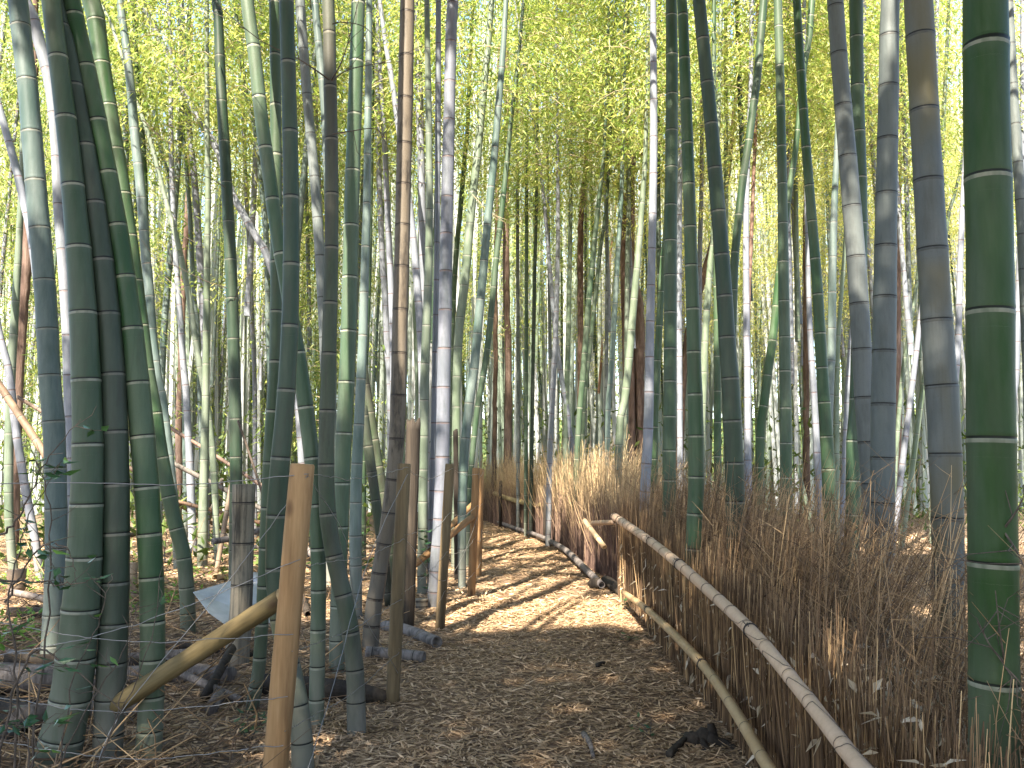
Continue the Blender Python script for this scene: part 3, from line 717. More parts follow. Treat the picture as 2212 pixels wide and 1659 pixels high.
C(4.0, 'yellow', .33, "thick grey culm with yellow stains left of the giant green culm", (2047, 1657, 68), (2050, 1400, 66), (2049, 1255, 65), (2047, 1137, 66), (2044, 1010, 67), (2037, 873, 67), (2032, 820, 67), (2026, 730, 65), (2016, 577, 63), (2007, 418, 61), (1997, 252, 59), (1988, 82, 59), (1984, 0, 59))
C(7.35, 'green', .37, "dappled green culm partly hidden behind the leaning grey culm", (1836, 1356, 34), (1840, 1200, 33), (1842, 1110, 33), (1845, 955, 31), (1848, 875, 30), (1855, 700, 28), (1860, 560, 27), (1861, 430, 27), (1857, 335, 27), (1853, 240, 27), (1851, 142, 28), (1850, 45, 29), (1849, 0, 29))
C(2.46, 'vivid', .40, "giant smooth green culm filling the right edge, widest of all", (2152, 2064, 112), (2150, 1750, 104), (2147, 1600, 102), (2145, 1420, 100), (2144, 1144, 99), (2141, 852, 97), (2139, 700, 96), (2136, 545, 94), (2132, 225, 92), (2130, 100, 90), (2128, 0, 89))
C(9.5, 'grey', .38, "grey-green culm emerging from behind the giant culm at the right edge", (2232, 1280, 24), (2228, 1000, 24), (2224, 829, 24), (2216, 600, 23), (2209, 495, 22), (2203, 410, 21), (2197, 325, 21), (2191, 237, 20), (2185, 150, 18), (2180, 0, 16))
C(13, 'wax', .42, "pale sunlit culm at the right edge beyond the giant culm", (2190, 1200, 15), (2191, 900, 15), (2192, 820, 15), (2195, 700, 15), (2200, 550, 14), (2206, 350, 12), (2210, 0, 11))
C(12, 'wax', .42, "dark-noded slim culm seen between the yellow-stained and giant culms", (2058, 1215, 15), (2064, 900, 15), (2067, 800, 14), (2070, 715, 14), (2073, 600, 13), (2077, 500, 12), (2080, 400, 11), (2083, 280, 9), (2086, 0, 8))
C(15, 'pale', .42, "thin pale culm slanting right toward the giant culm", (2010, 1175, 9), (2025, 829, 9), (2035, 640, 8), (2049, 480, 7), (2060, 420, 7), (2074, 340, 6), (2095, 200, 6), (2110, 0, 5))
C(15, 'pale', .42, "thin slanting pale culm between the upright grey and yellow-stained culms", (1925, 1172, 10), (1940, 950, 10), (1955, 800, 9), (1966, 720, 8), (1974, 650, 8), (1981, 560, 7), (1992, 400, 6), (2010, 150, 6), (2018, 0, 5))
C(13, 'wax', .42, "bright slanting culm low between the upright grey and yellow-stained culms", (1925, 1200, 13), (1940, 1080, 13), (1955, 950, 13), (1971, 830, 12), (1986, 700, 11), (2000, 560, 10), (2015, 350, 9), (2025, 0, 8))
C(14, 'pale', .42, "pale green slanting culm nearest the yellow-stained culm's left side", (1945, 1185, 12), (1955, 1100, 12), (1970, 1000, 12), (1988, 880, 12), (2002, 760, 11), (2020, 600, 10), (2040, 300, 8), (2050, 0, 7))
C(12, 'wax', .42, "pale lavender culm left of the white-ringed leaning green culm", (1775, 1213, 15), (1772, 1100, 15), (1768, 1030, 15), (1764, 930, 15), (1757, 829, 14), (1752, 780, 13), (1748, 700, 12), (1744, 575, 10), (1740, 425, 9), (1738, 200, 8), (1737, 0, 7))
C(12, 'pale', .42, "thin sunlit culm right of the white-ringed leaning green culm", (1809, 1213, 11), (1808, 1000, 10), (1808, 829, 10), (1809, 720, 9), (1814, 625, 9), (1824, 490, 8), (1836, 250, 7), (1842, 0, 6))
C(13, 'wax', .42, "sunlit culm slanting right, seen low left of the leaning grey pair", (1812, 1200, 13), (1820, 1040, 13), (1830, 829, 12), (1842, 650, 11), (1856, 400, 10), (1868, 0, 8))
C(12, 'pale', .42, "pale sunlit leaning culm left of the stout dark green culm", (1514, 1215, 16), (1517, 950, 16), (1520, 829, 16), (1523, 720, 16), (1528, 650, 15), (1533, 570, 13), (1538, 500, 11), (1548, 300, 10), (1558, 0, 8))
C(15, 'wax', .42, "slim white culm in foliage between the two dark right-hand culms", (1510, 1172, 11), (1512, 829, 11), (1513, 550, 10), (1516, 450, 10), (1517, 350, 9), (1515, 250, 8), (1512, 0, 7))
C(10.5, 'green', .42, "shaded culm leaning right between the first two culms of the right-hand row", (1411, 1250, 17), (1415, 950, 17), (1418, 829, 16), (1421, 760, 16), (1425, 690, 15), (1428, 620, 14), (1432, 550, 12), (1436, 480, 11), (1444, 250, 10), (1450, 0, 9))
C(11, 'green', .42, "dull green culm low between the two stoutest dark right-hand culms", (1552, 1240, 18), (1552, 1000, 17), (1551, 870, 16), (1547, 725, 14), (1545, 500, 12), (1543, 200, 10), (1542, 0, 9))
C(13.5, 'wax', .42, "pale lavender culm directly behind the straight upright green culm", (1470, 1192, 13), (1468, 900, 13), (1466, 600, 12), (1468, 400, 11), (1471, 200, 10), (1473, 0, 9))

LEAFY_FROM = 11.5
culm_objs = []
for (d, mk, ns, label, pts) in B:
    if d is None:
        d = ground_d(pts[0][1])
    top = 9.5 + random.random() * 2.5 + 0.22 * d
    R = survey(pts, d, top, sway=random.uniform(-.6, .8))
    base = Vector((R[0, 0], d, 0))
    L = R.copy()
    L[:, 0] -= base.x
    L[:, 1] -= base.y
    me, nodes = culm_mesh('bamboo_culm', L, ns, M[mk], 20 if d < 5 else 14 if d < 9 else 10, d < 9)
    o = bpy.data.objects.new('bamboo_culm', me)
    o.location = base
    link(o)
    tag(o, label, 'bamboo', 'living bamboo culms standing in the grove')
    culm_objs.append((o, L, d, mk))

# a short broken culm, leaning, on the sunlit floor
R = survey([(1764, 1196, 9), (1745, 1100, 9), (1722, 1005, 8)], 13.4)
base = Vector((R[0, 0], 13.4, 0))
R[:, 0] -= base.x
R[:, 1] -= base.y
me, _ = culm_mesh('broken_bamboo_culm', R, .3, M['pale'], 8, False)
o = link(bpy.data.objects.new('broken_bamboo_culm', me))
o.location = base
tag(o, "short thin broken culm leaning left on the sunlit floor at right", 'bamboo')


# ------------------------------------------------------------------ leafy crowns
def crown_mesh(name, z0, z1, nb, reach, mat, leaf=0.13, spray=13, per=5):
    mb = MB()
    P_, D_, U_ = [], [], []
    for i in range(nb):
        t = (i + random.random()) / nb
        z = z0 + (z1 - z0) * t
        az = random.uniform(0, 2 * math.pi)
        ln = reach * (1.0 - 0.55 * t) * random.uniform(0.55, 1.15)
        rise = random.uniform(0.15, 0.8)
        p0 = np.array([0, 0, z])
        out = np.array([math.cos(az), math.sin(az), 0])
        s = np.linspace(0, 1, 5)[:, None]
        path = p0 + out * ln * s + np.array([0, 0, 1.0]) * ln * (rise * s - 0.75 * s ** 2)
        mb.tube(path, np.linspace(0.006, 0.002, 5), 3, rnd=0.2, caps=(False, False), mi=1)
        for k in range(per):
            u = random.uniform(0.25, 1.05)
            c = p0 + out * ln * u + np.array([0, 0, 1.0]) * ln * (rise * u - 0.75 * u * u)
            c = c + rng.normal(0, 0.10 * reach, 3) * np.array([1, 1, 0.5])
            a2 = az + random.gauss(0, 0.9)
            dirc = np.array([math.cos(a2), math.sin(a2), -0.25])
            n = int(spray * random.uniform(0.5, 1.5))
            off = rng.normal(0, 1, (n, 3)) * np.array([.17, .17, .07]) * reach
            P_.append(c + off)
            dd = dirc + rng.normal(0, .55, (n, 3))
            dd[:, 2] -= 0.25
            D_.append(dd)
            U_.append(np.array([0, 0, 1.0]) + rng.normal(0, .5, (n, 3)))
    P_ = np.vstack(P_)
    D_ = np.vstack(D_)
    U_ = np.vstack(U_)
    n = len(P_)
    mb.kites(P_, D_, leaf * rng.uniform(.6, 1.35, n), leaf * .19 * rng.uniform(.7, 1.3, n), np.clip(rng.normal(.46, .36, n), 0, 1), up=U_, droop=.12)
    return mb.mesh(name, [mat, M['twig_pale']], False)


CROWN = {}
for i in range(5):
    lm = M['leaf_gold'] if i == 4 else M['leaf']
    CROWN['mid', i] = crown_mesh('foliage', 6.4, 13.5, 58, 1.35, lm, .115, 17)
    CROWN['full', i] = crown_mesh('foliage', 5.4, 14.5, 58, 1.5, lm, .125, 17)
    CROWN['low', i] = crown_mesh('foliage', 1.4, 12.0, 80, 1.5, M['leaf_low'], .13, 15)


def add_crown(o, key, tilt=(0, 0), s=1.0):
    c = bpy.data.objects.new('foliage', CROWN[key])
    c.rotation_euler = (tilt[1], tilt[0], random.uniform(0, 6.28))
    c.scale = (s, s, 1)
    link(c, o)
    return c


for (o, L, d, mk) in culm_objs:
    if d >= LEAFY_FROM and mk != 'brown':
        i1 = np.argmin(abs(L[:, 2] - 8))
        add_crown(o, ('mid', random.randrange(4)), (math.atan2(L[i1, 0], 8.0), 0))

# ------------------------------------------------------------------ the grove farther back: single culms, copied
variants = []
for i, mk in enumerate(['wax', 'blue', 'pale', 'green', 'grey', 'wax', 'green', 'dark', 'brown']):
    bend = random.uniform(-.28, .28)
    r = random.uniform(.042, .058)
    rows = [[bend * (z / 12) ** 2, 0.2 * math.sin(z * .2), z, r * (1.05 - .72 * (z / 14) ** 1.3)] for z in np.linspace(-.1, 14, 9)]
    me, _ = culm_mesh('bamboo_culm', rows, .40, M[mk], 8, False)
    variants.append(me)
TREE_SPOTS = [(-6.9, 12.2), (-0.05, 20.0), (1.38, 17.0), (2.6, 18.0)]
placed = [(o.location.x, o.location.y) for (o, _, _, _) in culm_objs]
n_far = 0
tries = 0
while n_far < 196 and tries < 6000:
    tries += 1
    d = 13.0 + 24.0 * random.random() ** 1.15
    x = random.uniform(-0.66, 0.66) * d
    i = np.argmin(abs(pc[:, 1] - d) + (abs(pc[:, 0] - x)) * .3)
    if np.min(np.hypot(pc[:, 0] - x, pc[:, 1] - d)) < 1.35:
        continue
    if abs(x - 0.5) < 1.4 and d < 16:
        continue
    if min((x - a) ** 2 + (d - b_) ** 2 for a, b_ in placed + TREE_SPOTS) < (0.45 if d < 20 else .7) ** 2:
        continue
    placed.append((x, d))
    vi = random.choice([0, 0, 1, 1, 2, 2, 3, 3, 4, 5, 6, 7, 0, 2] + ([8] if random.random() < .3 else [1]))
    o = bpy.data.objects.new('bamboo_culm', variants[vi])
    o.location = (x, d, float(hz(x, d)))
    o.rotation_euler = (random.gauss(0, .025), random.gauss(0, .036), random.uniform(-.8, .8))
    s = random.uniform(.75, 1.15)
    o.scale = (s, s, random.uniform(.85, 1.15))
    link(o)
    tag(o, "slender culm in the crowded far part of the grove", 'bamboo', 'slender culms crowding the far part of the grove')
    if vi != 8:
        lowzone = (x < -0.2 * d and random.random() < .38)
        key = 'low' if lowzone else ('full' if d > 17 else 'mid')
        gi = 4 if (key != 'low' and random.random() < (.85 if x > .12 * d else .2 if x < -.2 * d else .12)) else random.randrange(4)  # more of the sun-brightened leaf on the right-hand crowns
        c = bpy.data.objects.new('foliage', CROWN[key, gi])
        c.rotation_euler = (0, 0, random.uniform(0, 6.28))
        c.location = (0, 0, random.uniform(-1.4, 1.6) if key == 'full' else random.uniform(-.4, .8))
        link(c, o)
    n_far += 1

# ------------------------------------------------------------------ trees among the bamboo
def tree(label, trunk_rows, limbs, mat, crown_at=None, crown_r=1.5, n_leaf=2500):
    base = Vector((trunk_rows[0][0], trunk_rows[0][1], 0))
    root = bpy.data.objects.new('tree', None)
    root.location = base
    link(root)
    tag(root, label, 'tree')
    mb = MB()

    def rel(rows):
        R = np.array(rows, float)
        R[:, 0] -= base.x
        R[:, 1] -= base.y
        return smooth_path(R, 36)
    for rows in [trunk_rows] + limbs:
        Q = rel(rows)
        Q[:, :2] += rng.normal(0, .006, (len(Q), 2))
        mb.tube(Q[:, :3], Q[:, 3] * (1 + rng.normal(0, .05, len(Q))), 12, wob=.06)
    mb.build('trunk', M[mat], root)
    if crown_at is not None:
        mb = MB()
        for (cx, cy, cz) in crown_at:
            n = n_leaf // len(crown_at)
            cl = rng.normal(0, 1, (n // 20 + 1, 3)) * crown_r * np.array([.6, .6, .45])
            P = np.repeat(cl, 20, 0)[:n] + rng.normal(0, .16, (n, 3)) + np.array([cx - base.x, cy - base.y, cz])
            mb.kites(P, rng.normal(0, 1, (n, 3)) + np.array([0, 0, -.3]), rng.uniform(.08, .15, n), rng.uniform(.035, .06, n), np.clip(rng.normal(.4, .25, n), 0, 1))
        mb.build('crown', M['leaf_far'], root, smooth=False)
    return root


def rows_at(pts, d):
    out = []
    for (u, v, wd) in pts:
        x, z, px = at(u, v, d)
        out.append([x, d, z, .5 * wd * px])
    out[0][2] = -.05
    return out


tree("red-barked tree trunk at the far left between pale culms", rows_at([(27, 1215, 26), (33, 960, 22), (44, 750, 22), (55, 600, 21), (62, 500, 20), (66, 400, 18), (72, 200, 16), (76, -150, 13)], 12.2), [], 'bark_red', [(-6.6, 12.4, 7.5), (-7.2, 12.8, 8.5)])
tree("dark broken-topped trunk standing among thin culms past the bend", rows_at([(1253, 1160, 15), (1254, 900, 13), (1254, 720, 12), (1255, 650, 13), (1254, 560, 13), (1256, 480, 12), (1260, 420, 11), (1265, 360, 9), (1268, 275, 7)], 17.0), [], 'bark')
yd = 18.0
tree("brown tree with a forked trunk, curving low beside the right-hand row", rows_at([(1386, 1160, 24), (1383, 950, 20), (1382, 860, 20), (1380, 800, 21), (1381, 720, 22), (1377, 650, 21), (1367, 600, 21), (1355, 520, 22), (1354, 420, 23)], yd),
     [rows_at([(1354, 430, 16), (1340, 390, 12), (1330, 300, 10), (1322, 150, 7)], yd), rows_at([(1356, 430, 18), (1365, 400, 14), (1384, 330, 11), (1396, 220, 8), (1400, 60, 6)], yd)], 'bark_red', [(2.4, yd + .4, 10.5), (3.2, yd + .6, 9.6)])
for r_ in (-1, -2):
    pass
tree("wide red-brown trunk rising behind the far brush fence", rows_at([(1096, 1150, 19), (1097, 960, 18), (1098, 800, 15), (1094, 600, 14), (1093, 450, 13), (1095, 200, 11), (1094, -50, 9)], 21.5), [], 'bark_red', [(-.2, 21.6, 12.5), (.4, 22, 13.5)])
tree("thin dark trunk left of the wide red-brown one", rows_at([(1067, 1150, 11), (1068, 960, 10), (1070, 800, 10), (1071, 600, 9), (1074, 400, 8), (1078, 100, 7)], 21.0), [], 'bark')
tree("curved dark trunk leaning right behind the stout dark green culm", rows_at([(1466, 1160, 18), (1470, 900, 17), (1482, 760, 17), (1500, 660, 16), (1522, 590, 15), (1545, 500, 12), (1572, 380, 10), (1590, 200, 8)], 17.5), [], 'bark', [(5.6, 17.8, 9.5)])
tree("dark trunk behind the upright grey culm on the right", rows_at([(1938, 1150, 17), (1939, 900, 16), (1938, 700, 15), (1940, 500, 13), (1942, 200, 11), (1942, -100, 9)], 18.5), [], 'bark_red', [(8.3, 18.6, 10.5), (8.8, 19, 12)])
tree("shaded trunk behind the pale culms left of the white-ringed pair", rows_at([(1744, 1160, 14), (1742, 900, 13), (1741, 600, 11), (1740, 300, 9), (1739, 0, 8)], 19.0), [], 'bark', [(6.6, 19.4, 11)])
tree("reddish trunk behind the knee-bent green culm", rows_at([(385, 1170, 15), (387, 900, 14), (393, 700, 13), (399, 550, 12), (404, 480, 11), (410, 300, 9), (414, 50, 7)], 18.0), [], 'bark_red', [(-6.9, 18.3, 9.5)])

# ------------------------------------------------------------------ foliage no one could count
def noise3(P, s, seed):
    """Cheap smooth noise for clumping."""
    r = np.random.default_rng(seed)
    out = np.zeros(len(P))
    for k in range(6):
        w_ = r.normal(0, 1, 3) * s * (1 + .5 * k)
        out += np.sin(P @ w_ + r.uniform(0, 6.28)) / (1 + .35 * k)
    return out / 2.4


mb = MB()
n = 190000
d = rng.uniform(31, 54, n)
x = rng.uniform(-.72, .72, n) * d
z = rng.uniform(0, 1, n) ** .85 * 21 + .3
P = np.stack([x, d, z], -1)
dens = noise3(P, .55, 3)
keep = dens > (-.5 + np.clip((z - 9) / 11, 0, 1) * 1.25)
P = P[keep]
n = len(P)
D = rng.normal(0, 1, (n, 3)) + np.array([0, 0, -.4])
mb.kites(P, D, rng.uniform(.2, .42, n), rng.uniform(.055, .10, n), np.clip(rng.normal(.5, .32, n) + .18 * (P[:, 0] > 0), 0, 1), up=np.array([0, -.35, 1.0]) + rng.normal(0, .5, (n, 3)))  # leaves on the right lightened, stronger sunlight put into their colour
for i in range(1300):
    dd = 23 + 28 * random.random() ** 1.3
    xx = random.uniform(-.7, .7) * dd
    if np.min(np.hypot(pc[:, 0] - xx, pc[:, 1] - dd)) < 1.6:
        continue
    lx = random.gauss(0, .6)
    mb.tube([(xx, dd, -.5), (xx + lx * .4, dd, 7), (xx + lx, dd, 16)], [.06, .055, .02], 6, rnd=rng.uniform(.2, 1), caps=(False, False), mi=1)
M['farculm'] = attr_mat('far_culms', [(0.0, (0.10, 0.15, 0.09)), (0.5, (0.25, 0.29, 0.25)), (1.0, (0.42, 0.43, 0.44))], .6)
tag(mb.build('distant_bamboo_forest', [M['leaf_far'], M['farculm']], smooth=False), "sunlit yellow-green bamboo forest closing the view behind the grove", 'foliage', kind='stuff')

mb = MB()
n = 60000
d = 11 + 25 * rng.uniform(0, 1, n) ** .8
x = rng.uniform(-.72, .72, n) * d
z = np.where((d < 17) & (x > -1), 0.0, 1.0) * rng.uniform(0, 1, n) ** 1.6 * np.clip((d - 9) * .28, .5, 3.2)
P = np.stack([x, d, z], -1)
near_path = np.min(np.hypot(P[:, None, 0] - pc[None, ::4, 0], P[:, None, 1] - pc[None, ::4, 1]), axis=1)
P = P[(noise3(P * np.array([1, 1, 1.6]), .9, 21) > .02 + .14 * P[:, 2]) & (near_path > 2.2) & (P[:, 2] > 0.02)]
n = len(P)
mb.kites(P, rng.normal(0, 1, (n, 3)) + np.array([0, 0, -.2]), rng.uniform(.14, .30, n), rng.uniform(.04, .09, n), np.clip(rng.normal(.3, .28, n), 0, 1), up=np.array([0, 0, 1.0]) + rng.normal(0, .6, (n, 3)))
tag(mb.build('undergrowth', M['leaf_under'], smooth=False), "low green undergrowth on the floor far back between the culms", 'undergrowth', kind='stuff')

# unseen leaf roof added to shade the near grove, openings placed for sun patches
def lit(x, d):
    """How open the roof is over the spot of floor it shades (0 shut, 1 open)."""
    v = np.zeros_like(x)
    wob = .25 * np.sin(x * 2.3 + 1) + .12 * np.sin(x * 5.1)
    # the bright patch across the path and the mottled part beyond
    v = np.maximum(v, ((np.abs(x - 0.27) < 1.02) & (d > 7.35 + .22 * np.sin(x * 2.2 + .6)) & (d < 9.6 + wob)) * 1.0)
    v = np.maximum(v, ((x < 1.4) & (x > -2.4) & (d > 9.6) & (d < 30)) * .50)
    v = np.maximum(v, ((x <= -2.4) & (d > 9.3 - .25 * x)) * .58)
    v = np.maximum(v, ((x < -4.2) & (d > 7.2)) * .6)
    v = np.maximum(v, ((x >= 1.4) & (d > 13.2)) * .6)
    v = np.maximum(v, ((x >= 1.4) & (d > 9) & (d <= 13.2)) * .22)
    v = np.maximum(v, ((x > 3.2) & (d > 6.2) & (d < 9.2)) * .45)
    v = np.maximum(v, ((x < -1.0) & (d > 6.5) & (d < 9.5)) * .16)
    v = np.maximum(v, (((x + 1.95) / .55) ** 2 + ((d - 8.9) / 1.1) ** 2 < 1) * .6)
    # a small opening on the chips by the S-bent culm
    v = np.maximum(v, (((x + .95) / .35) ** 2 + ((d - 4.45) / .16) ** 2 < 1) * 1.0)
    v = np.maximum(v, (((x + 3.1) / .5) ** 2 + ((d - 5.9) / .2) ** 2 < 1) * 1.0)
    return v


mb = MB()
nc = 9500
gx = rng.uniform(-9.5, 9.5, nc)
gd = rng.uniform(-2.5, 15.5, nc)
h = rng.uniform(7.2, 11.5, nc)
per = 17
gx, gd, h = np.repeat(gx, per), np.repeat(gd, per), np.repeat(h, per)
P = np.stack([gx - KX * h, gd - KY * h, h], -1) + rng.normal(0, 1, (nc * per, 3)) * np.array([.30, .30, .14])
fx = P[:, 0] + KX * P[:, 2]
fd = P[:, 1] + KY * P[:, 2]
op = lit(fx, fd)
clump = noise3(np.stack([fx, fd, fx * 0], -1), 2.6, 11) * .24 + .5 + noise3(np.stack([fx, fd, fx * 0], -1), 7.0, 12) * .24 + noise3(np.stack([fx, fd, fx * 0], -1), 15.0, 13) * .16
keep = clump > (op * 1.25 - .35 * (op <= 0))
keep |= False
keep &= op < .95
# nothing hangs into the view
vis = (P[:, 1] > 0.5) & ((P[:, 2] - EYE) / np.maximum(P[:, 1], .1) < .62)
keep &= ~vis
P = P[keep]
n = len(P)
D = rng.normal(0, 1, (n, 3)) * np.array([1, 1, .35]) + np.array([0, 0, -.3])
mb.kites(P, D, rng.uniform(.20, .36, n), rng.uniform(.055, .085, n), rng.uniform(0, 1, n), up=np.array(SUNV)[None] + rng.normal(0, .45, (n, 3)))
tag(mb.build('unseen_shade_leaves', M['leaf_over'], smooth=False), "unseen roof of bamboo leaves added high up to shade the near path", 'foliage', kind='stuff')

# ------------------------------------------------------------------ wire fence with round wooden posts
fence = bpy.data.objects.new('wire_fence', None)
fence.location = (-0.75, 5.3, 0)
link(fence)
tag(fence, "low fence of round wooden posts and slack wires along the left of the path", 'fence')


def world_child(mb, name, mats, parent, smooth=True):
    o = mb.build(name, mats, parent, smooth=smooth)
    o.location = (-parent.location.x, -parent.location.y, -parent.location.z)
    return o


POSTS = []
for (ub, db, ut, vt, dia, dtop) in ((588, 3.70, 653, 1006, .104, 3.70), (848, 5.28, 873, 1004, .082, 5.28), (950, 7.5, 972, 1004, .084, 7.5), (1018, 9.25, 1029, 1012, .085, 9.25), (1033, 11.0, 1039, 1014, .085, 11.0)):
    xb = at(ub, 1005 + F * EYE / db, db)[0]
    xt, zt, _ = at(ut, vt, dtop)
    POSTS.append((np.array([xb, db, 0]), np.array([xt, dtop, zt]), dia))
    Q = np.array([[xb, db, -.12]] + [[xb + (xt - xb) * t, db + (dtop - db) * t, zt * t] for t in np.linspace(.05, 1, 14)])
    ax = Q[-1] - Q[-2]
    ax /= np.linalg.norm(ax)
    rr = np.full(len(Q), dia / 2) * (1 + rng.normal(0, .012, len(Q)))
    Q = np.vstack([Q, Q[-1] + ax * .008])
    rr = np.append(rr, dia / 2 * .90)
    mb = MB()
    mb.capmat = True
    L = Q - np.array([xb, db, 0])
    mb.tube(L, rr, 18, wob=.012)
    o = mb.build('post', [M['post_old' if 5 < db < 8 else 'post'], M['post_end']], fence)
    o.location = (xb - fence.location.x, db - fence.location.y, 0)

# log brace of the first post, and the small brace at the fourth
def brace(p0, p1, dia, mat='brace'):
    p0, p1 = np.array(p0), np.array(p1)
    mb = MB()
    mb.capmat = True
    ax = (p1 - p0)
    ln = np.linalg.norm(ax)
    zz = np.linspace(0, ln, 14)
    Q = np.stack([zz * 0, zz * 0, zz], -1)
    mb.tube(Q, dia / 2 * (1 + rng.normal(0, .02, 14)), 16, wob=.015)
    o = mb.build('brace', [M[mat], M['post_end']], fence)
    o.rotation_euler = Vector(ax).to_track_quat('Z', 'Y').to_euler()
    o.location = Vector(p0) - fence.location
    return o


x0, z0, _ = at(240, 1530, 4.15)
x1, z1, _ = at(612, 1290, 3.80)
brace((x0, 4.15, z0), (x1, 3.80, z1), .088)
x0, z0, _ = at(962, 1165, 8.7)
x1, z1, _ = at(1020, 1117, 9.2)
brace((x0 - .35, 8.4, z0 - .28), (x1, 9.2, z1), .07, 'post')
x0, z0, _ = at(990, 1118, 10.4)
x1, z1, _ = at(1030, 1082, 11.0)
brace((x0 - .2, 10.2, z0 - .2), (x1, 11.0, z1), .07, 'post')


def wire(pts, r=.0016, kink=.006, name='wire', mat='wire', parent=None):
    P = smooth_path(pts, 60)
    P[1:-1] += rng.normal(0, kink * .4, (58, 3))
    P[1:-1] = (P[:-2] + P[1:-1] + P[2:]) / 3
    mb = MB()
    mb.tube(P, r, 5, caps=(False, False))
    return world_child(mb, name, M[mat], parent or fence)


def on_post(i, f, off=(0, 0, 0)):
    a, b_, dia = POSTS[i]
    p = a + (b_ - a) * f
    return np.array([p[0] + off[0] + dia * .35, p[1] - dia * .42, p[2] + off[2]])


xl, zl, _ = at(-60, 1045, 3.6)
top_w = [np.array([xl, 3.6, zl])] + [np.array([at(u, v, 3.65)[0], 3.65, at(u, v, 3.65)[1]]) for (u, v) in ((180, 1043), (420, 1046))] + [on_post(0, .975)]
wire(top_w, .0022)
for f in (.975, .70, .45, .22):
    for i in range(4):
        a, b_ = on_post(i, f), on_post(i + 1, f + random.uniform(-.03, .03))
        m_ = (a + b_) / 2
        wire([a, m_ + np.array([random.uniform(-.05, .03), 0, -.03 - random.random() * .05]), b_], .0018, .012)
for f, zl_ in ((.72, 1430), (.5, 1335), (.32, 1500), (.18, 1590)):
    x_, z_, _ = at(-60, zl_, 3.45)
    b_ = on_post(0, f)
    wire([np.array([x_, 3.45, z_]), np.array([(x_ + b_[0]) / 2, 3.5, (z_ + b_[2]) / 2 - .05]), b_], .0019, .01)
wire([on_post(0, .97), on_post(0, .97) + np.array([-.35, .1, -.45]), on_post(0, .5) + np.array([-.75, .1, -.35]), np.array([at(200, 1600, 3.6)[0], 3.6, .10])], .0018)
wire([on_post(0, .97), np.array([at(745, 1160, 4.2)[0], 4.2, at(745, 1160, 4.2)[1]]), np.array([at(770, 1300, 4.6)[0], 4.6, at(770, 1300, 4.6)[1]]), on_post(1, .12)], .0018)
wire([on_post(1, .96), np.array([at(800, 1200, 4.6)[0], 4.6, at(800, 1200, 4.6)[1]]), np.array([at(720, 1480, 4.0)[0], 4.0, at(720, 1480, 4.0)[1]]), np.array([at(655, 1650, 3.7)[0], 3.7, .06])], .0018)
wire([on_post(2, .5) + np.array([-.3, -.5, .1]), on_post(2, .3), on_post(3, .62), on_post(3, .97)], .002)

# ------------------------------------------------------------------ old posts and stumps
def stump(name, label, cat, pts, d, mat, jag=.03, n=16, hollow=False, nodes=None, group=None):
    R = np.array(rows_at(pts, d))
    base = Vector((R[0, 0], d, 0))
    R[:, 0] -= base.x
    R[:, 1] -= base.y
    if nodes:
        R[0, 2] = -.06
        me, _ = culm_mesh(name, R, nodes, M[mat], n, True, close=1.0)
        mb2 = None
        o = link(bpy.data.objects.new(name, me))
    else:
        Q = smooth_path(R, 24)
        mb2 = MB()
        mb2.tube(Q[:, :3], Q[:, 3] * (1 + rng.normal(0, .03, 24)), n, wob=.07)
        # splintered top
        V = mb2.v[0]
        V[-n:, 2] += rng.uniform(-jag, jag, n).astype(np.float32)
        o = mb2.build(name, M[mat])
    o.location = base
    tag(o, label, cat, group)
    return o, R


o, R = stump('bamboo_stump', "black-streaked dead bamboo stump cut flat, left of the nearest post", 'stump', [(508, 1442, 56), (520, 1330, 48), (524, 1200, 46), (527, 1046, 49)], ground_d(1440), 'rot', nodes=.28, n=20)
o, R = stump('wooden_post', "old dark wooden post with a jagged rotten top behind the second fence post", 'post', [(880, 1358, 30), (884, 1240, 30), (887, 1120, 30), (891, 1010, 31), (894, 912, 31)], ground_d(1355), 'oldwood', .05)
stump('wooden_post', "thin blackened post between the third and fourth fence posts", 'post', [(988, 1245, 14), (986, 1100, 12), (984, 932, 11)], 10.6, 'oldwood', .04, 10)
stump('bamboo_stump', "low cut bamboo stump at the foot of the old jagged post", 'stump', [(912, 1322, 27), (911, 1305, 27), (911, 1293, 28)], ground_d(1322), 'tan', nodes=.05, n=16)
stump('bamboo_stump', "short orange-brown cut stump at the far left edge", 'stump', [(37, 1300, 37), (36, 1260, 36), (36, 1230, 40)], ground_d(1300), 'brown', nodes=.12, n=16)
stump('bamboo_stump', "small broken stump on the sunlit floor between the leaning dark culms", 'stump', [(289, 1282, 17), (289, 1250, 16), (289, 1215, 16)], ground_d(1280), 'brown', nodes=.12, n=12)

def hollow_tube(mb, P, r, dd, n, hollow=True, wob=0.0):
    """A culm section; when hollow, its skin turns in at both ends as a thin wall round a dark bore."""
    T = np.gradient(P, axis=0)
    T /= np.linalg.norm(T, axis=1)[:, None]
    if hollow:
        a, b_ = P[0], P[-1]
        ta, tb = T[0], T[-1]
        P = np.vstack([[a + ta * .08, a + ta * .08, a], P, [b_, b_ - tb * .08, b_ - tb * .08]])
        T = np.vstack([[ta] * 3, T, [tb] * 3])
        r = np.concatenate([[.001, r[0] * .74, r[0] * .8], r, [r[-1] * .8, r[-1] * .74, .001]])
        dd = np.concatenate([[.5] * 3, dd, [.5] * 3])
    mb.tube(P, r, n, nd=dd, hh=np.full(len(P), 2.0), caps=(True, True), wob=wob, tan=T)


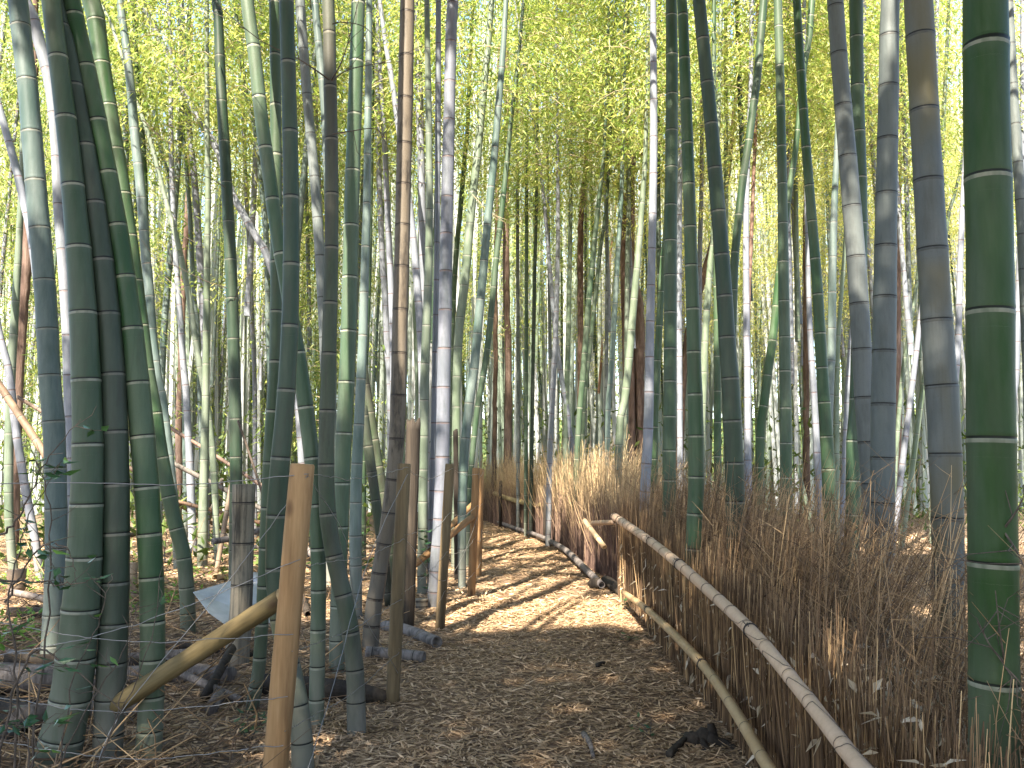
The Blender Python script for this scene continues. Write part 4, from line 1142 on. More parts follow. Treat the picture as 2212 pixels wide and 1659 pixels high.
# ------------------------------------------------------------------ fallen culms and logs
def log(name, label, pts, mat, group=None, ns=.3, hollow=True, cat='log', n=14):
    """pts: (x, y, z, r) along the log."""
    R = np.array(pts, float)
    base = Vector(R[0, :3])
    R[:, :3] -= R[0, :3].copy()
    P = smooth_path(R, 20)
    seg = np.concatenate([[0], np.cumsum(np.linalg.norm(np.diff(P[:, :3], axis=0), axis=1))])
    ss, dd, rr = [], [], []
    nn = ns * random.random()
    cur = 0.0
    while cur <= seg[-1]:
        ss.append(cur)
        dd.append(.5)
        rr.append(1.0)
        if ns and nn > cur and nn < seg[-1] - .03:
            for o_, k_ in ((-.047, 1.0), (-.04, 1.0), (-.006, 1.04), (.001, .99), (.008, 1.04), (.018, 1.0)):
                if nn + o_ > ss[-1]:
                    ss.append(nn + o_)
                    dd.append(.5 if o_ == -.047 else o_)
                    rr.append(k_)
            cur = nn + .04
            nn += ns * random.uniform(.85, 1.15)
        else:
            cur += .12
    ss.append(seg[-1])
    dd.append(.5)
    rr.append(1.0)
    ss = np.array(ss)
    Q = np.stack([np.interp(ss, seg, P[:, c]) for c in range(4)], -1)
    mb = MB()
    r_ = Q[:, 3] * np.array(rr) * (1 if ns else 1 + rng.normal(0, .04, len(ss)))
    hollow_tube(mb, Q[:, :3], r_, np.array(dd), n, hollow, 0.0 if ns else .08)
    o = mb.build(name, M[mat])
    o.location = base
    tag(o, label, cat, group)
    return o


def gpt(u, v, r, lift=0.0):
    """A point of a lying log whose underside is seen on the floor at (u, v)."""
    x, d = gp(u, v)
    return (x, d, float(hz(x, d)) + r + lift, r)


FG = 'fallen culms lying on the floor left of the fence'
log('fallen_culm', "hollow grey bamboo piece lying with its open end toward the path", [gpt(820, 1360, .045), gpt(880, 1372, .046), gpt(944, 1398, .047)], 'litterlog', FG)
log('fallen_culm', "grey split bamboo piece lying by the second post's foot", [gpt(790, 1428, .042), gpt(850, 1428, .042), gpt(916, 1432, .042)], 'litterlog', FG)
log('fallen_log', "long dark log lying behind the S-bent culm's foot", [gpt(560, 1498, .06), gpt(680, 1505, .065), gpt(770, 1512, .06), gpt(850, 1512, .03)], 'oldwood', None, 0, False)
log('fallen_log', "thick bark-covered log lying at the left edge", [gpt(-120, 1508, .08), gpt(20, 1506, .085), gpt(125, 1500, .08)], 'log', None, 0, False)
log('fallen_culm', "sunlit pale fallen bamboo at the left edge, above the bark-covered log", [gpt(20, 1442, .045), gpt(70, 1452, .05), gpt(130, 1460, .05)], 'litterlog', FG)
log('fallen_log', "grey log passing behind the three dark left culms", [gpt(130, 1492, .05), gpt(260, 1478, .055), gpt(400, 1470, .055), gpt(500, 1482, .05)], 'log', None, 0, False)
log('fallen_log', "split grey log crossing behind the brace, upper of two", [gpt(150, 1450, .045), gpt(290, 1440, .05), gpt(420, 1432, .05)], 'log', None, 0, False)
log('fallen_log', "short charred stick leaning on the floor beside the black-streaked stump", [gpt(440, 1520, .03), gpt(468, 1500, .03, .08), gpt(498, 1470, .03, .16)], 'oldwood', None, 0, False)
log('fallen_log', "weathered bark slab lying below the log brace", [gpt(455, 1545, .035), gpt(470, 1520, .04), gpt(484, 1510, .03)], 'log', None, 0, False)
log('fallen_log', "dark rotten log in the lower left corner", [gpt(-90, 1580, .07), gpt(20, 1585, .07), gpt(110, 1600, .06)], 'oldwood', None, 0, False)
log('fallen_log', "thin dark log lying flat in front of the bark-covered log", [gpt(-60, 1545, .045), gpt(60, 1548, .045), gpt(180, 1540, .04)], 'oldwood', None, 0, False)
log('fallen_culm', "fallen culm end pointing at the stump, above the metal sheet", [gpt(464, 1262, .045), gpt(500, 1252, .045), gpt(560, 1240, .045)], 'rail2', FG)
log('fallen_culm', "thin fallen culm beyond the metal sheet with a hollow end", [(at(458, 1170, 9.5)[0], 9.5, at(458, 1170, 9.5)[1], .035), (at(520, 1158, 9.7)[0], 9.7, at(520, 1158, 9.7)[1], .035), (at(640, 1120, 10.0)[0], 10, at(640, 1120, 10)[1], .035)], 'litterlog', FG)
LG = 'dead culms leaning in the grove at left'
for lab, a, b_, r_, mk in (
        ("pink-brown dead culm slanting down right at the left edge", (-30, 790, 9.6), (97, 985, 9.3), .04, 'brown'),
        ("thin dead culm slanting down right at the left edge, above the pink-brown one", (-10, 830, 10.4), (110, 905, 10.3), .022, 'brown'),
        ("thin brown dead pole slanting down right behind the knee-bent culm", (360, 920, 13.0), (470, 990, 13.0), .028, 'brown'),
        ("grey dead pole slanting down right left of the straight dark culm", (370, 1000, 12.4), (500, 1068, 12.4), .035, 'litterlog'),
        ("lower brown dead pole slanting behind the knee-bent culm's foot", (385, 1085, 12.0), (480, 1110, 12.2), .025, 'brown'),
        ("brown dead pole standing aslant by the straight dark culm", (480, 1165, 10.6), (500, 1050, 10.8), .03, 'brown'),
        ("dead culm slanting steeply between the chalky culm and the tan one", (838, 1140, 9.3), (797, 880, 9.3), .052, 'purple'),
        ("second dead culm slanting steeply just left of the tan one", (822, 1160, 8.6), (793, 950, 8.6), .05, 'purple'),
        ("thin dark dead branch slanting across the straight dark culm's foot", (548, 1012, 8.6), (523, 935, 8.6), .012, 'twig')):
    (u0, v0, d0), (u1, v1, d1) = a, b_
    p0 = (at(u0, v0, d0)[0], d0, at(u0, v0, d0)[1], r_)
    p1 = (at(u1, v1, d1)[0], d1, at(u1, v1, d1)[1], r_)
    lo, hi = (p0, p1) if p0[2] < p1[2] else (p1, p0)
    lo, hi = np.array(lo), np.array(hi)
    ext = hi + (hi - lo) * .35
    dn = (hi - lo)
    tt = (lo[2] - .03) / max(.15, dn[2])
    tt = min(tt, 1.6)
    lo2 = lo - dn * tt
    lo2[3] = hi[3] = ext[3] = r_
    log('dead_culm', lab, [lo2, (lo2 + ext) / 2 + np.array([0, 0, .02, 0]), ext], mk, LG, .3 if mk != 'twig' else 0, mk != 'twig', 'dead bamboo', 10)

for i in range(16):
    y0 = random.uniform(9.5, 19)
    x0 = random.uniform(-.56 * y0, -.20 * y0)
    az = random.uniform(0, 6.28)
    ln = random.uniform(1.0, 3.0)
    r_ = random.uniform(.02, .045)
    up_ = random.choice((0, 0, .3, .7, 1.1)) * random.uniform(.6, 1)
    a_ = np.array([x0, y0, float(hz(x0, y0)) + r_, r_])
    b_ = a_ + np.array([math.cos(az) * ln, math.sin(az) * ln, up_, 0])
    log('fallen_culm', "dead culm lying in the debris far back on the left", [a_, (a_ + b_) / 2 + np.array([0, 0, -.03 * up_, 0]), b_], random.choice(('brown', 'litterlog', 'litterlog', 'tan')), 'dead culms in the debris far back on the left', .3, True, 'dead bamboo', 8)

for i in range(14):
    y0 = random.uniform(4.2, 8.5)
    x0 = random.uniform(-.58 * y0, -1.5)
    az = random.gauss(0, .5)
    ln = random.uniform(.35, 1.1)
    r_ = random.uniform(.022, .05)
    a_ = np.array([x0, y0, float(hz(x0, y0)) + r_, r_])
    b_ = a_ + np.array([-math.cos(az) * ln, math.sin(az) * ln, random.choice((0, .06, .15)), 0])
    log('fallen_log', "short rotten piece among the debris on the near left floor", [a_, (a_ + b_) / 2 + np.array([0, 0, .01, 0]), b_], random.choice(('litterlog', 'log', 'oldwood')), 'short rotten pieces on the near left floor', 0 if i % 2 else .25, True, 'log', 10)

# metal sheet propped behind the stump
mb = MB()
q = [(at(u, v, d_)[0], d_, at(u, v, d_)[1]) for (u, v, d_) in ((417, 1280, 6.6), (500, 1255, 7.0), (590, 1262, 7.1), (590, 1345, 6.7), (487, 1350, 6.35), (452, 1325, 6.35))]
q = np.array(q)
off = np.array([.0, .006, .003])
mb.add(np.vstack([q, q + off]), [np.array([[0, 1, 2, 3], [0, 3, 4, 5], [9, 8, 7, 6], [11, 10, 9, 6]]), np.array([[i, (i + 1) % 6, 6 + (i + 1) % 6, 6 + i] for i in range(6)])])
o = mb.build('metal_sheet', M['metal'], smooth=False)
tag(o, "bent grey metal sheet lying tilted behind the black-streaked stump", 'metal sheet')
mb = MB()
x_, z_, _ = at(549, 1117, 9.0)
for (dx, rr_) in ((0, .0),):
    th = np.linspace(0, 2 * np.pi, 20, endpoint=False)
prof = [(.001, 0), (.10, 0), (.12, .22), (.125, .225), (.118, .225), (.10, .02), (.001, .02)]
P = np.array([(0, 0, z) for r, z in prof])
mb.tube(np.array([(0, 0, z + i * 1e-4) for i, (r, z) in enumerate(prof)]), [r for r, z in prof], 20, caps=(False, False))
o = mb.build('metal_bucket', M['metal'])
o.location = (x_, 9.0, z_ - .1)
o.rotation_euler = (.25, .3, 0)
xb_, db_ = gp(549, 1180)
o.location = (x_ * 1.02, 9.2, .02)
tag(o, "blue-grey bucket standing among debris right of the black-streaked stump", 'bucket')

# ------------------------------------------------------------------ brush fences right of the path
def brush(mb, P0, top, lean, r, col0, col1, twigs=0, segs=4, curve=.06):
    """One dry stem from the ground."""
    s = np.linspace(0, 1, segs + 1)[:, None]
    up = np.array([lean[0], lean[1], top])
    bend = rng.normal(0, curve, 3) * np.array([1, 1, 0])
    bend[0] = abs(bend[0])
    Q = P0 + up * s + bend * (s * s) + rng.normal(0, .004, (segs + 1, 3)) * s
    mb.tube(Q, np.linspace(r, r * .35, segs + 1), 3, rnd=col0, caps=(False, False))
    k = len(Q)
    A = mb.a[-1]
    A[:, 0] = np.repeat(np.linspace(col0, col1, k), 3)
    for _ in range(twigs):
        f = random.uniform(.45, .98)
        p = P0 + up * f + bend * f * f
        az = random.uniform(0, 6.28)
        ln = random.uniform(.06, .30)
        dv = np.array([math.cos(az) * .8, math.sin(az) * .8, random.uniform(.1, .9)]) * ln
        if p[0] + dv[0] < 1.12 and p[1] < 9.5:
            dv[0] = abs(dv[0])
        mb.tube([p, p + dv * .5 + rng.normal(0, .006, 3), p + dv], [r * .5, r * .4, r * .2], 3, rnd=col0 * .5 + col1 * .5, caps=(False, False))


FLINE = np.array([(1.16, 1.6), (1.14, 3.0), (1.13, 5.0), (1.14, 7.5), (1.12, 9.3)])
FLINE2 = np.array([(1.16, 10.2), (1.06, 12.0), (.88, 14.2), (.50, 16.6), (-.1, 19.2), (-.75, 21.6), (-1.5, 23.0)])


def along(line, n):
    P = smooth_path(line, 200)
    seg = np.concatenate([[0], np.cumsum(np.linalg.norm(np.diff(P, axis=0), axis=1))])
    s = rng.uniform(0, seg[-1], n)
    T = np.gradient(P, axis=0)
    T /= np.linalg.norm(T, axis=1)[:, None]
    X = np.stack([np.interp(s, seg, P[:, c]) for c in (0, 1)], -1)
    Tn = np.stack([np.interp(s, seg, T[:, c]) for c in (0, 1)], -1)
    return X, Tn


bf = bpy.data.objects.new('brush_fence', None)
bf.location = (1.14, 5.0, 0)
link(bf)
tag(bf, "near brush fence of dry upright bamboo twigs with two long bamboo rails", 'fence')
mb = MB()
# packed panel: thin upright stems up to just over the top rail
X, T = along(FLINE, 5600)
for (x, y), (tx, ty) in zip(X, T):
    o_ = abs(random.gauss(0, .06))
    top = .62 + .05 * (y - 2.5) + random.gauss(0, .10)
    c = random.uniform(.6, .95) if random.random() < .10 else min(1, max(0, random.gauss(.24, .16)))  # mostly dark stems, the shade deep in the panel put into their colour
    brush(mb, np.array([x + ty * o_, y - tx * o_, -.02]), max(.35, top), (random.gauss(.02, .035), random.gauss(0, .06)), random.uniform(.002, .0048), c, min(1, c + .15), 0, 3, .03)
# loose crown of the brush, leaning away from the path
X, T = along(FLINE, 4200)
for (x, y), (tx, ty) in zip(X, T):
    o_ = random.uniform(.09, .6) ** 1.15
    top = random.gauss(1.06, .17) - (.12 if y < 3.5 else 0) + .02 * (y - 5)
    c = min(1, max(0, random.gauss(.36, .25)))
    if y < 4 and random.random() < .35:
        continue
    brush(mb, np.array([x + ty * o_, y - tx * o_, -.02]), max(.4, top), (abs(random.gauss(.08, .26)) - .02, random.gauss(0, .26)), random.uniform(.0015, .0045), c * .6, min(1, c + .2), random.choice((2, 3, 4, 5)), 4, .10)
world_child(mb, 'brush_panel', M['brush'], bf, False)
mb = MB()
X, T = along(FLINE, 9000)
n = len(X)
o_ = rng.uniform(0, .6, n)
P = np.stack([X[:, 0] + o_ * T[:, 1], X[:, 1], rng.uniform(.03, .75, n) ** 1.5], -1)
mb.kites(P, rng.normal(0, 1, (n, 3)) + np.array([0, 0, -.5]), rng.uniform(.03, .085, n), rng.uniform(.010, .026, n), rng.uniform(0, 1, n), droop=.25)
n = 2600
P = np.stack([rng.uniform(1.3, 2.4, n), rng.uniform(2.6, 5.0, n), .02 + .32 * rng.uniform(0, 1, n) ** 1.6], -1)
mb.kites(P, rng.normal(0, 1, (n, 3)) + np.array([0, 0, -.2]), rng.uniform(.04, .09, n), rng.uniform(.015, .035, n), rng.uniform(0, 1, n), droop=.3)
tag(world_child(mb, 'caught_leaves', M['dry_leaf_pale'], bf, False), kind='stuff')


def rail(name, rows, ns, mat, parent, n=16):
    R = np.array(rows, float)
    P = smooth_path(R, 30)
    seg = np.concatenate([[0], np.cumsum(np.linalg.norm(np.diff(P[:, :3], axis=0), axis=1))])
    nodes = np.arange(.12, seg[-1], ns)
    ss, dd, rr = [0.0], [.5], [1.0]
    for q_ in nodes:
        q_ = q_ + random.uniform(-.03, .03)
        for o_, k_ in ((-.057, 1.0), (-.05, 1.0), (-.010, 1.03), (-.003, 1.035), (.001, .995), (.006, 1.03), (.03, 1.0)):
            if q_ + o_ > ss[-1] + 1e-3 and q_ + o_ < seg[-1]:
                ss.append(q_ + o_)
                dd.append(.5 if o_ == -.057 else o_)
                rr.append(k_)
    ss.append(seg[-1])
    dd.append(.5)
    rr.append(1.0)
    ss = np.array(ss)
    Q = np.stack([np.interp(ss, seg, P[:, c]) for c in range(4)], -1)
    mb = MB()
    hollow_tube(mb, Q[:, :3], Q[:, 3] * np.array(rr), np.array(dd), n)
    return world_child(mb, name, M[mat], parent), Q


def from_x(u, v, x, wpx):
    d = F * x / (u - 1106.0)
    for _ in range(6):
        xx, z, px = at(u, v, d)
        d *= x / xx
    return (x, d, z, .5 * wpx * px)


top_rows = [from_x(u, v, x, wd) for (u, v, x, wd) in ((1935, 1745, .98, 47), (1850, 1648, .99, 40), (1750, 1517, 1.0, 34), (1660, 1405, 1.0, 30), (1600, 1340, 1.01, 27), (1530, 1275, 1.01, 24), (1460, 1213, 1.02, 21), (1395, 1162, 1.03, 18), (1327, 1116, 1.03, 17))]
r1, Q1 = rail('top_rail', top_rows, .27, 'rail', bf)
low_rows = [from_x(u, v, x, wd) for (u, v, x, wd) in ((1720, 1748, 1.04, 34), (1655, 1650, 1.04, 29), (1600, 1555, 1.05, 26), (1540, 1463, 1.05, 22), (1490, 1405, 1.05, 20), (1440, 1355, 1.06, 17), (1390, 1310, 1.06, 14), (1347, 1280, 1.06, 12))]
r2, Q2 = rail('bottom_rail', low_rows, .29, 'rail2', bf)
# wire ties round the rails
for rl, Q, fr in ((r1, Q1, (.22, .47, .66, .93, .985)), (r2, Q2, (.35, .72))):
    for f in fr:
        i = int(f * (len(Q) - 2))
        c, r_ = Q[i, :3], Q[i, 3]
        ax = Q[i + 1, :3] - Q[i, :3]
        ax /= np.linalg.norm(ax)
        a = np.cross(ax, [0, 0, 1.0])
        a /= np.linalg.norm(a)
        b_ = np.cross(a, ax)
        th = np.linspace(0, 2 * np.pi, 16)
        mb = MB()
        for sh in (-.004, .004):
            mb.tube(c + ax * sh + (r_ * 1.05 + .002) * (np.cos(th)[:, None] * a + np.sin(th)[:, None] * b_), .0024, 5, caps=(False, False))
        k = c + a * (-r_ * .7) + b_ * r_ * .85
        mb.tube([k, k + b_ * .015 - ax * .02, k + b_ * .004 - ax * .04], .002, 5)
        mb.tube([k, k + b_ * .012 + ax * .02 - a * .01], .002, 5)
        mb.build('tie', M['tie'], rl)
# thin binding spiral along the top rail
th = np.linspace(0, 2 * np.pi * 26, 700)
ii_ = np.linspace(0, len(Q1) - 1.001, 700)
Cc = np.stack([np.interp(ii_, np.arange(len(Q1)), Q1[:, c]) for c in range(4)], -1)
sp = Cc[:, :3] + (Cc[:, 3:4] * 1.04 + .0012) * np.stack([np.cos(th), 0 * th, np.sin(th)], -1)
mb = MB()
mb.tube(sp, .0011, 4, caps=(False, False))
mb.build('binding_wire', M['tie'], r1)
# hidden stakes showing at the kink, where the fence has come apart
for lab_, a_, b_2, r_ in (('loose_pole', (1262, 1124, 9.6), (1306, 1182, 9.3), .028), ('loose_pole', (1280, 1130, 10.2), (1330, 1128, 9.4), .028)):
    p = [(at(*a_)[0], a_[2], at(*a_)[1], r_), (at(*b_2)[0], b_2[2], at(*b_2)[1], r_)]
    rail('end_pole', [p[0], tuple((np.array(p[0]) + np.array(p[1])) / 2), p[1]], .2, 'rail', bf, 12)

bf2 = bpy.data.objects.new('brush_fence', None)
bf2.location = (.3, 16.5, 0)
link(bf2)
tag(bf2, "farther brush fence curving left at the bend, bushy and sunlit on top", 'fence')
mb = MB()
X, T = along(FLINE2, 3600)
for (x, y), (tx, ty) in zip(X, T):
    o_ = abs(random.gauss(0, .10))
    top = .78 + random.gauss(0, .12)
    c = min(1, max(0, random.gauss(.12, .13)))  # dull stem colour, darkened further to carry the panel's shade
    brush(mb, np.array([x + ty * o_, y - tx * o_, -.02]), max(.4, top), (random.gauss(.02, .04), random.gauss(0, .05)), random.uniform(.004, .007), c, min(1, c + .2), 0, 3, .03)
X, T = along(FLINE2, 4200)
for (x, y), (tx, ty) in zip(X, T):
    o_ = random.uniform(.05, .7)
    top = random.gauss(1.36, .22)
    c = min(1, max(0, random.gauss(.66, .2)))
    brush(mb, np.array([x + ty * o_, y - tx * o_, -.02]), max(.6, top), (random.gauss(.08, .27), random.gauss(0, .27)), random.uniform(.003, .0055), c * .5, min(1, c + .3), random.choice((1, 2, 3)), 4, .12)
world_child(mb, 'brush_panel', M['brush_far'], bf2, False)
fr = [(at(1058, 1060, 21.6)[0], 21.6, at(1058, 1060, 21.6)[1], .05), (at(1085, 1072, 20.0)[0], 20.0, at(1085, 1072, 20)[1], .05), (at(1120, 1083, 18.2)[0], 18.2, at(1120, 1083, 18.2)[1], .05), (at(1165, 1091, 16.8)[0], 16.8, at(1165, 1091, 16.8)[1], .05), (at(1225, 1094, 15.2)[0], 15.2, at(1225, 1094, 15.2)[1], .055)]
rail('top_rail', fr, .3, 'rail2', bf2, 10)
fr = [(at(1062, 1121, 21.4)[0], 21.4, .07, .04), (at(1110, 1135, 18.6)[0], 18.3, .09, .04), (at(1165, 1150, 16.2)[0], 16.0, .10, .04), (at(1215, 1180, 13.9)[0], 13.6, .10, .045), (at(1250, 1212, 11.9)[0], 11.6, .09, .045), (at(1300, 1262, 9.8)[0], 9.8, .06, .04)]
rail('bottom_rail', fr, .3, 'litterlog', bf2, 10)
# dark stakes of the far fence
for f in (.05, .3, .55):
    P = smooth_path(FLINE2, 100)
    p = P[int(99 * (1 - f))]
    mb = MB()
    mb.tube([(p[0] - .05, p[1] - .12, -.05), (p[0] - .05, p[1] - .12, .5), (p[0] - .04, p[1] - .1, 1.05)], .035, 8, wob=.05)
    world_child(mb, 'stake', M['oldwood'], bf2)

# ------------------------------------------------------------------ litter on the floor
mb = MB()


def litter(n, x0, x1, d0, d1, Lr, Wr, pw=1.0):
    dd = d0 + (d1 - d0) * rng.uniform(0, 1, n) ** pw
    x = rng.uniform(x0, x1, n)
    P = np.stack([x, dd, hz(x, dd) + rng.uniform(.006, .024, n)], -1)
    az = rng.uniform(0, 2 * np.pi, n)
    D = np.stack([np.cos(az), np.sin(az), rng.normal(0, .16, n)], -1)
    mb.kites(P, D, rng.uniform(*Lr, n), rng.uniform(*Wr, n), np.clip(rng.normal(.42, .26, n), 0, 1), up=np.array([0, 0, 1.0]) + rng.normal(0, .28, (n, 3)))


litter(46000, -1.3, 1.2, 2.6, 9.0, (.03, .10), (.006, .015), 1.3)
litter(22000, -1.6, 1.5, 8.0, 22.0, (.06, .13), (.012, .024), 1.2)
litter(26000, -6.5, -0.9, 3.0, 10.0, (.05, .14), (.009, .022), 1.3)
litter(16000, -10, -1.0, 9.0, 18.0, (.08, .18), (.016, .035), 1.2)
litter(22000, 1.3, 9.0, 3.5, 17.0, (.07, .17), (.014, .03), 1.2)
tag(mb.build('leaf_litter', M['dry_leaf'], smooth=False), "dry bamboo leaves strewn over the path and floor", 'leaf litter', kind='stuff')

mb = MB()
for i in range(1500):
    dd = 3.2 + 12 * random.random() ** 1.5
    xx = random.uniform(-.62 * dd, -1.25)
    ln = random.uniform(.12, .7)
    az = random.uniform(0, 6.28)
    tilt = abs(random.gauss(0, .35))
    z0 = float(hz(xx, dd)) + random.uniform(.01, .05)
    v_ = np.array([math.cos(az) * ln, math.sin(az) * ln, ln * tilt])
    p0 = np.array([xx, dd, z0])
    r_ = random.uniform(.002, .006)
    mb.tube([p0, p0 + v_ * .5 + rng.normal(0, .05 * ln, 3) * np.array([1, 1, .4]), p0 + v_], [r_, r_ * .8, r_ * .4], 4, rnd=rng.uniform(.1, .85), caps=(False, False))
tag(mb.build('fallen_twigs', M['brush']), "tangle of thin fallen twigs littering the floor left of the fence", 'twigs', kind='stuff')

# a few sticks and husks one can pick out
def stick(label, a, b_, r, mat='twig'):
    (x0, d0), (x1, d1) = gp(*a), gp(*b_)
    p0 = np.array([x0, d0, float(hz(x0, d0)) + r + .006])
    p1 = np.array([x1, d1, float(hz(x1, d1)) + r + .006])
    mb = MB()
    Q = smooth_path([p0, (p0 + p1) / 2 + np.array([0.01, .01, .004]), p1], 10) - p0
    mb.tube(Q, np.linspace(r, r * .6, 10), 8, wob=.1)
    o = mb.build('stick', M[mat])
    o.location = p0
    tag(o, label, 'stick')


stick("short brown stick lying on the path near the picture's bottom", (1259, 1590), (1282, 1640), .014, 'log')
stick("curled dark husk on the middle of the path", (1290, 1452), (1306, 1442), .016, 'oldwood')
stick("dark twig lying across the path left of the dark husk", (1075, 1487), (1125, 1478), .006)
stick("dark branch lying below the lower rail at the bottom right", (1445, 1640), (1490, 1590), .02, 'oldwood')
mb = MB()
for (p, q_, r0, r1_) in (((-.06, 0, -.03), (.10, .02, .035), .06, .05), ((0, 0, .02), (-.20, -.05, -.02), .035, .012), ((.02, 0, .01), (.02, -.16, -.02), .035, .012), ((.05, 0, .03), (.19, -.06, -.01), .04, .015), ((0, .02, .02), (-.06, .14, 0), .03, .012), ((.05, 0, .03), (.07, .02, .10), .03, .02)):
    p, q_ = np.array(p), np.array(q_)
    Q = smooth_path([p, (p + q_) / 2 + rng.normal(0, .012, 3), q_], 9)
    mb.tube(Q, np.linspace(r0, r1_, 9) * (1 + .16 * np.sin(np.arange(9) * 2.3)), 10, wob=.14)
o = mb.build('root_stump', M['oldwood'])
x_, d_ = gp(1508, 1602)
o.location = (x_, d_, float(hz(x_, d_)))
tag(o, "gnarled dark root stump at the foot of the brush fence", 'stump')
log('fallen_log', "rotten log lying across the broken end of the brush fence", [gpt(1280, 1272, .06), gpt(1310, 1268, .065), gpt(1345, 1290, .05)], 'oldwood', None, 0, False)


# ------------------------------------------------------------------ plants
def seedling(label, x, d, h, n, leaf, mat, cat='plant', spread=.12, stems=4, z0=0.0, group=None):
    root = bpy.data.objects.new('seedling', None)
    root.location = (x, d, float(hz(x, d)) + z0)
    link(root)
    tag(root, label, cat, group)
    mb = MB()
    P, D = [], []
    for i in range(stems):
        az = random.uniform(0, 6.28)
        tip = np.array([math.cos(az) * spread, math.sin(az) * spread, h * random.uniform(.6, 1)])
        Q = smooth_path([np.zeros(3), tip * .5 + np.array([0, 0, .02]), tip], 6)
        mb.tube(Q, np.linspace(.003, .0012, 6), 4, caps=(False, False))
        for k in range(max(2, n // stems)):
            f = random.uniform(.3, 1)
            p = Q[min(5, int(f * 5))] + rng.normal(0, .01, 3)
            P.append(p)
            a2 = random.uniform(0, 6.28)
            D.append([math.cos(a2), math.sin(a2), random.uniform(-.2, .5)])
    mb.build('stem', M['twig'], root)
    mb = MB()
    P, D = np.array(P), np.array(D)
    mb.kites(P, D, leaf * rng.uniform(.7, 1.2, len(P)), leaf * .45 * rng.uniform(.8, 1.2, len(P)), np.clip(rng.normal(.35, .2, len(P)), 0, 1), up=np.array([0, 0, 1.0]) + rng.normal(0, .3, (len(P), 3)))
    mb.build('leaves', M[mat], root, smooth=False)
    return root


for (u, v, h, n, lf, lab) in ((1348, 1325, .13, 20, .06, "dark green seedling at the fence foot near the lower rail's far end"), (1352, 1392, .10, 14, .055, "dark green seedling on the path edge, nearer than its neighbour"), (1405, 1590, .07, 9, .05, "small dark seedling on the path near the bottom"), (1218, 1172, .10, 8, .08, "tiny bright sprout beside the far fence's fallen rail"), (540, 1600, .16, 22, .05, "blue-green seedling left of the nearest post's foot"), (568, 1575, .12, 14, .05, "low seedling right beside the nearest post")):
    x, d = gp(u, v)
    seedling(lab, x, d, h, n, lf, 'leaf_dark' if u != 1218 else 'leaf_new')
# leafy saplings beyond the fence
x, d = gp(938, 1300)
seedling("dark leafy sapling between the second and third fence posts", x - .02, d - .3, .98, 40, .10, 'leaf_dark', 'sapling', .16, 3)
for (u, v, h, n, lab) in ((800, 1250, .75, 90, "leafy green sapling behind the chalky-noded culm"), (835, 1180, .9, 80, "leafy sapling just left of the tan culm, farther back"), (475, 1215, .5, 40, "small green bush by the foot of the straight dark culm")):
    x, d = gp(u, v)
    seedling(lab, x, d, h, n, .10, 'leaf_dark', 'sapling', .3, 6)
# bright ground plants at the far left
mb = MB()
n = 2600
x = rng.uniform(-6.2, -3.2, n)
d = rng.uniform(6.2, 10.5, n)
kk = noise3(np.stack([x, d, x * 0], -1), 2.2, 5) > .05
P = np.stack([x, d, hz(x, d) + rng.uniform(.02, .16, n)], -1)[kk]
mb.kites(P, rng.normal(0, 1, (len(P), 3)) * np.array([1, 1, .4]) + np.array([0, 0, .2]), rng.uniform(.05, .11, len(P)), rng.uniform(.02, .045, len(P)), rng.uniform(.2, 1, len(P)), up=np.array([0, 0, 1.0]) + rng.normal(0, .4, (len(P), 3)))
tag(mb.build('ground_plants', M['leaf_new'], smooth=False), "bright green weeds on the floor at the far left", 'weeds', kind='stuff')

# twiggy shrub in the left foreground, with thin bare stems and a few dark leaves
root = bpy.data.objects.new('shrub', None)
xs0, ds0 = at(30, 1700, 3.3)[0], 3.3
root.location = (xs0, ds0, 0)
link(root)
tag(root, "sparse twiggy shrub with dark glossy leaves in the left foreground", 'shrub')
LP, LD = [], []
STEMS = [[(60, 1800, 3.3), (75, 1560, 3.25), (110, 1250, 3.2), (100, 1060, 3.2), (60, 950, 3.2)],
         [(20, 1800, 3.2), (40, 1500, 3.1), (20, 1300, 3.05), (60, 1130, 3.05), (130, 1000, 3.05)],
         [(90, 1790, 3.3), (150, 1600, 3.2), (260, 1420, 3.15), (300, 1300, 3.15)],
         [(140, 1790, 3.3), (230, 1600, 3.25), (320, 1400, 3.2), (360, 1150, 3.2)],
         [(-20, 1700, 3.1), (60, 1420, 3.05), (150, 1440, 3.0), (290, 1560, 3.0)],
         [(-40, 1250, 3.1), (60, 1255, 3.1), (160, 1260, 3.1), (225, 1245, 3.1)],
         [(40, 1790, 3.25), (60, 1640, 3.2), (45, 1530, 3.2), (20, 1440, 3.2)],
         [(10, 1300, 3.1), (90, 1180, 3.0), (150, 1190, 3.0), (165, 1260, 3.0)],
         [(120, 1790, 3.2), (150, 1500, 3.1), (220, 1330, 3.1), (240, 1240, 3.1)],
         [(-30, 1620, 3.0), (30, 1560, 3.0), (80, 1600, 3.0), (60, 1690, 3.0)],
         [(180, 1800, 3.3), (215, 1650, 3.2), (270, 1480, 3.2), (285, 1300, 3.2)],
         [(-30, 1180, 3.15), (40, 1120, 3.1), (90, 1010, 3.1), (175, 905, 3.1)]]
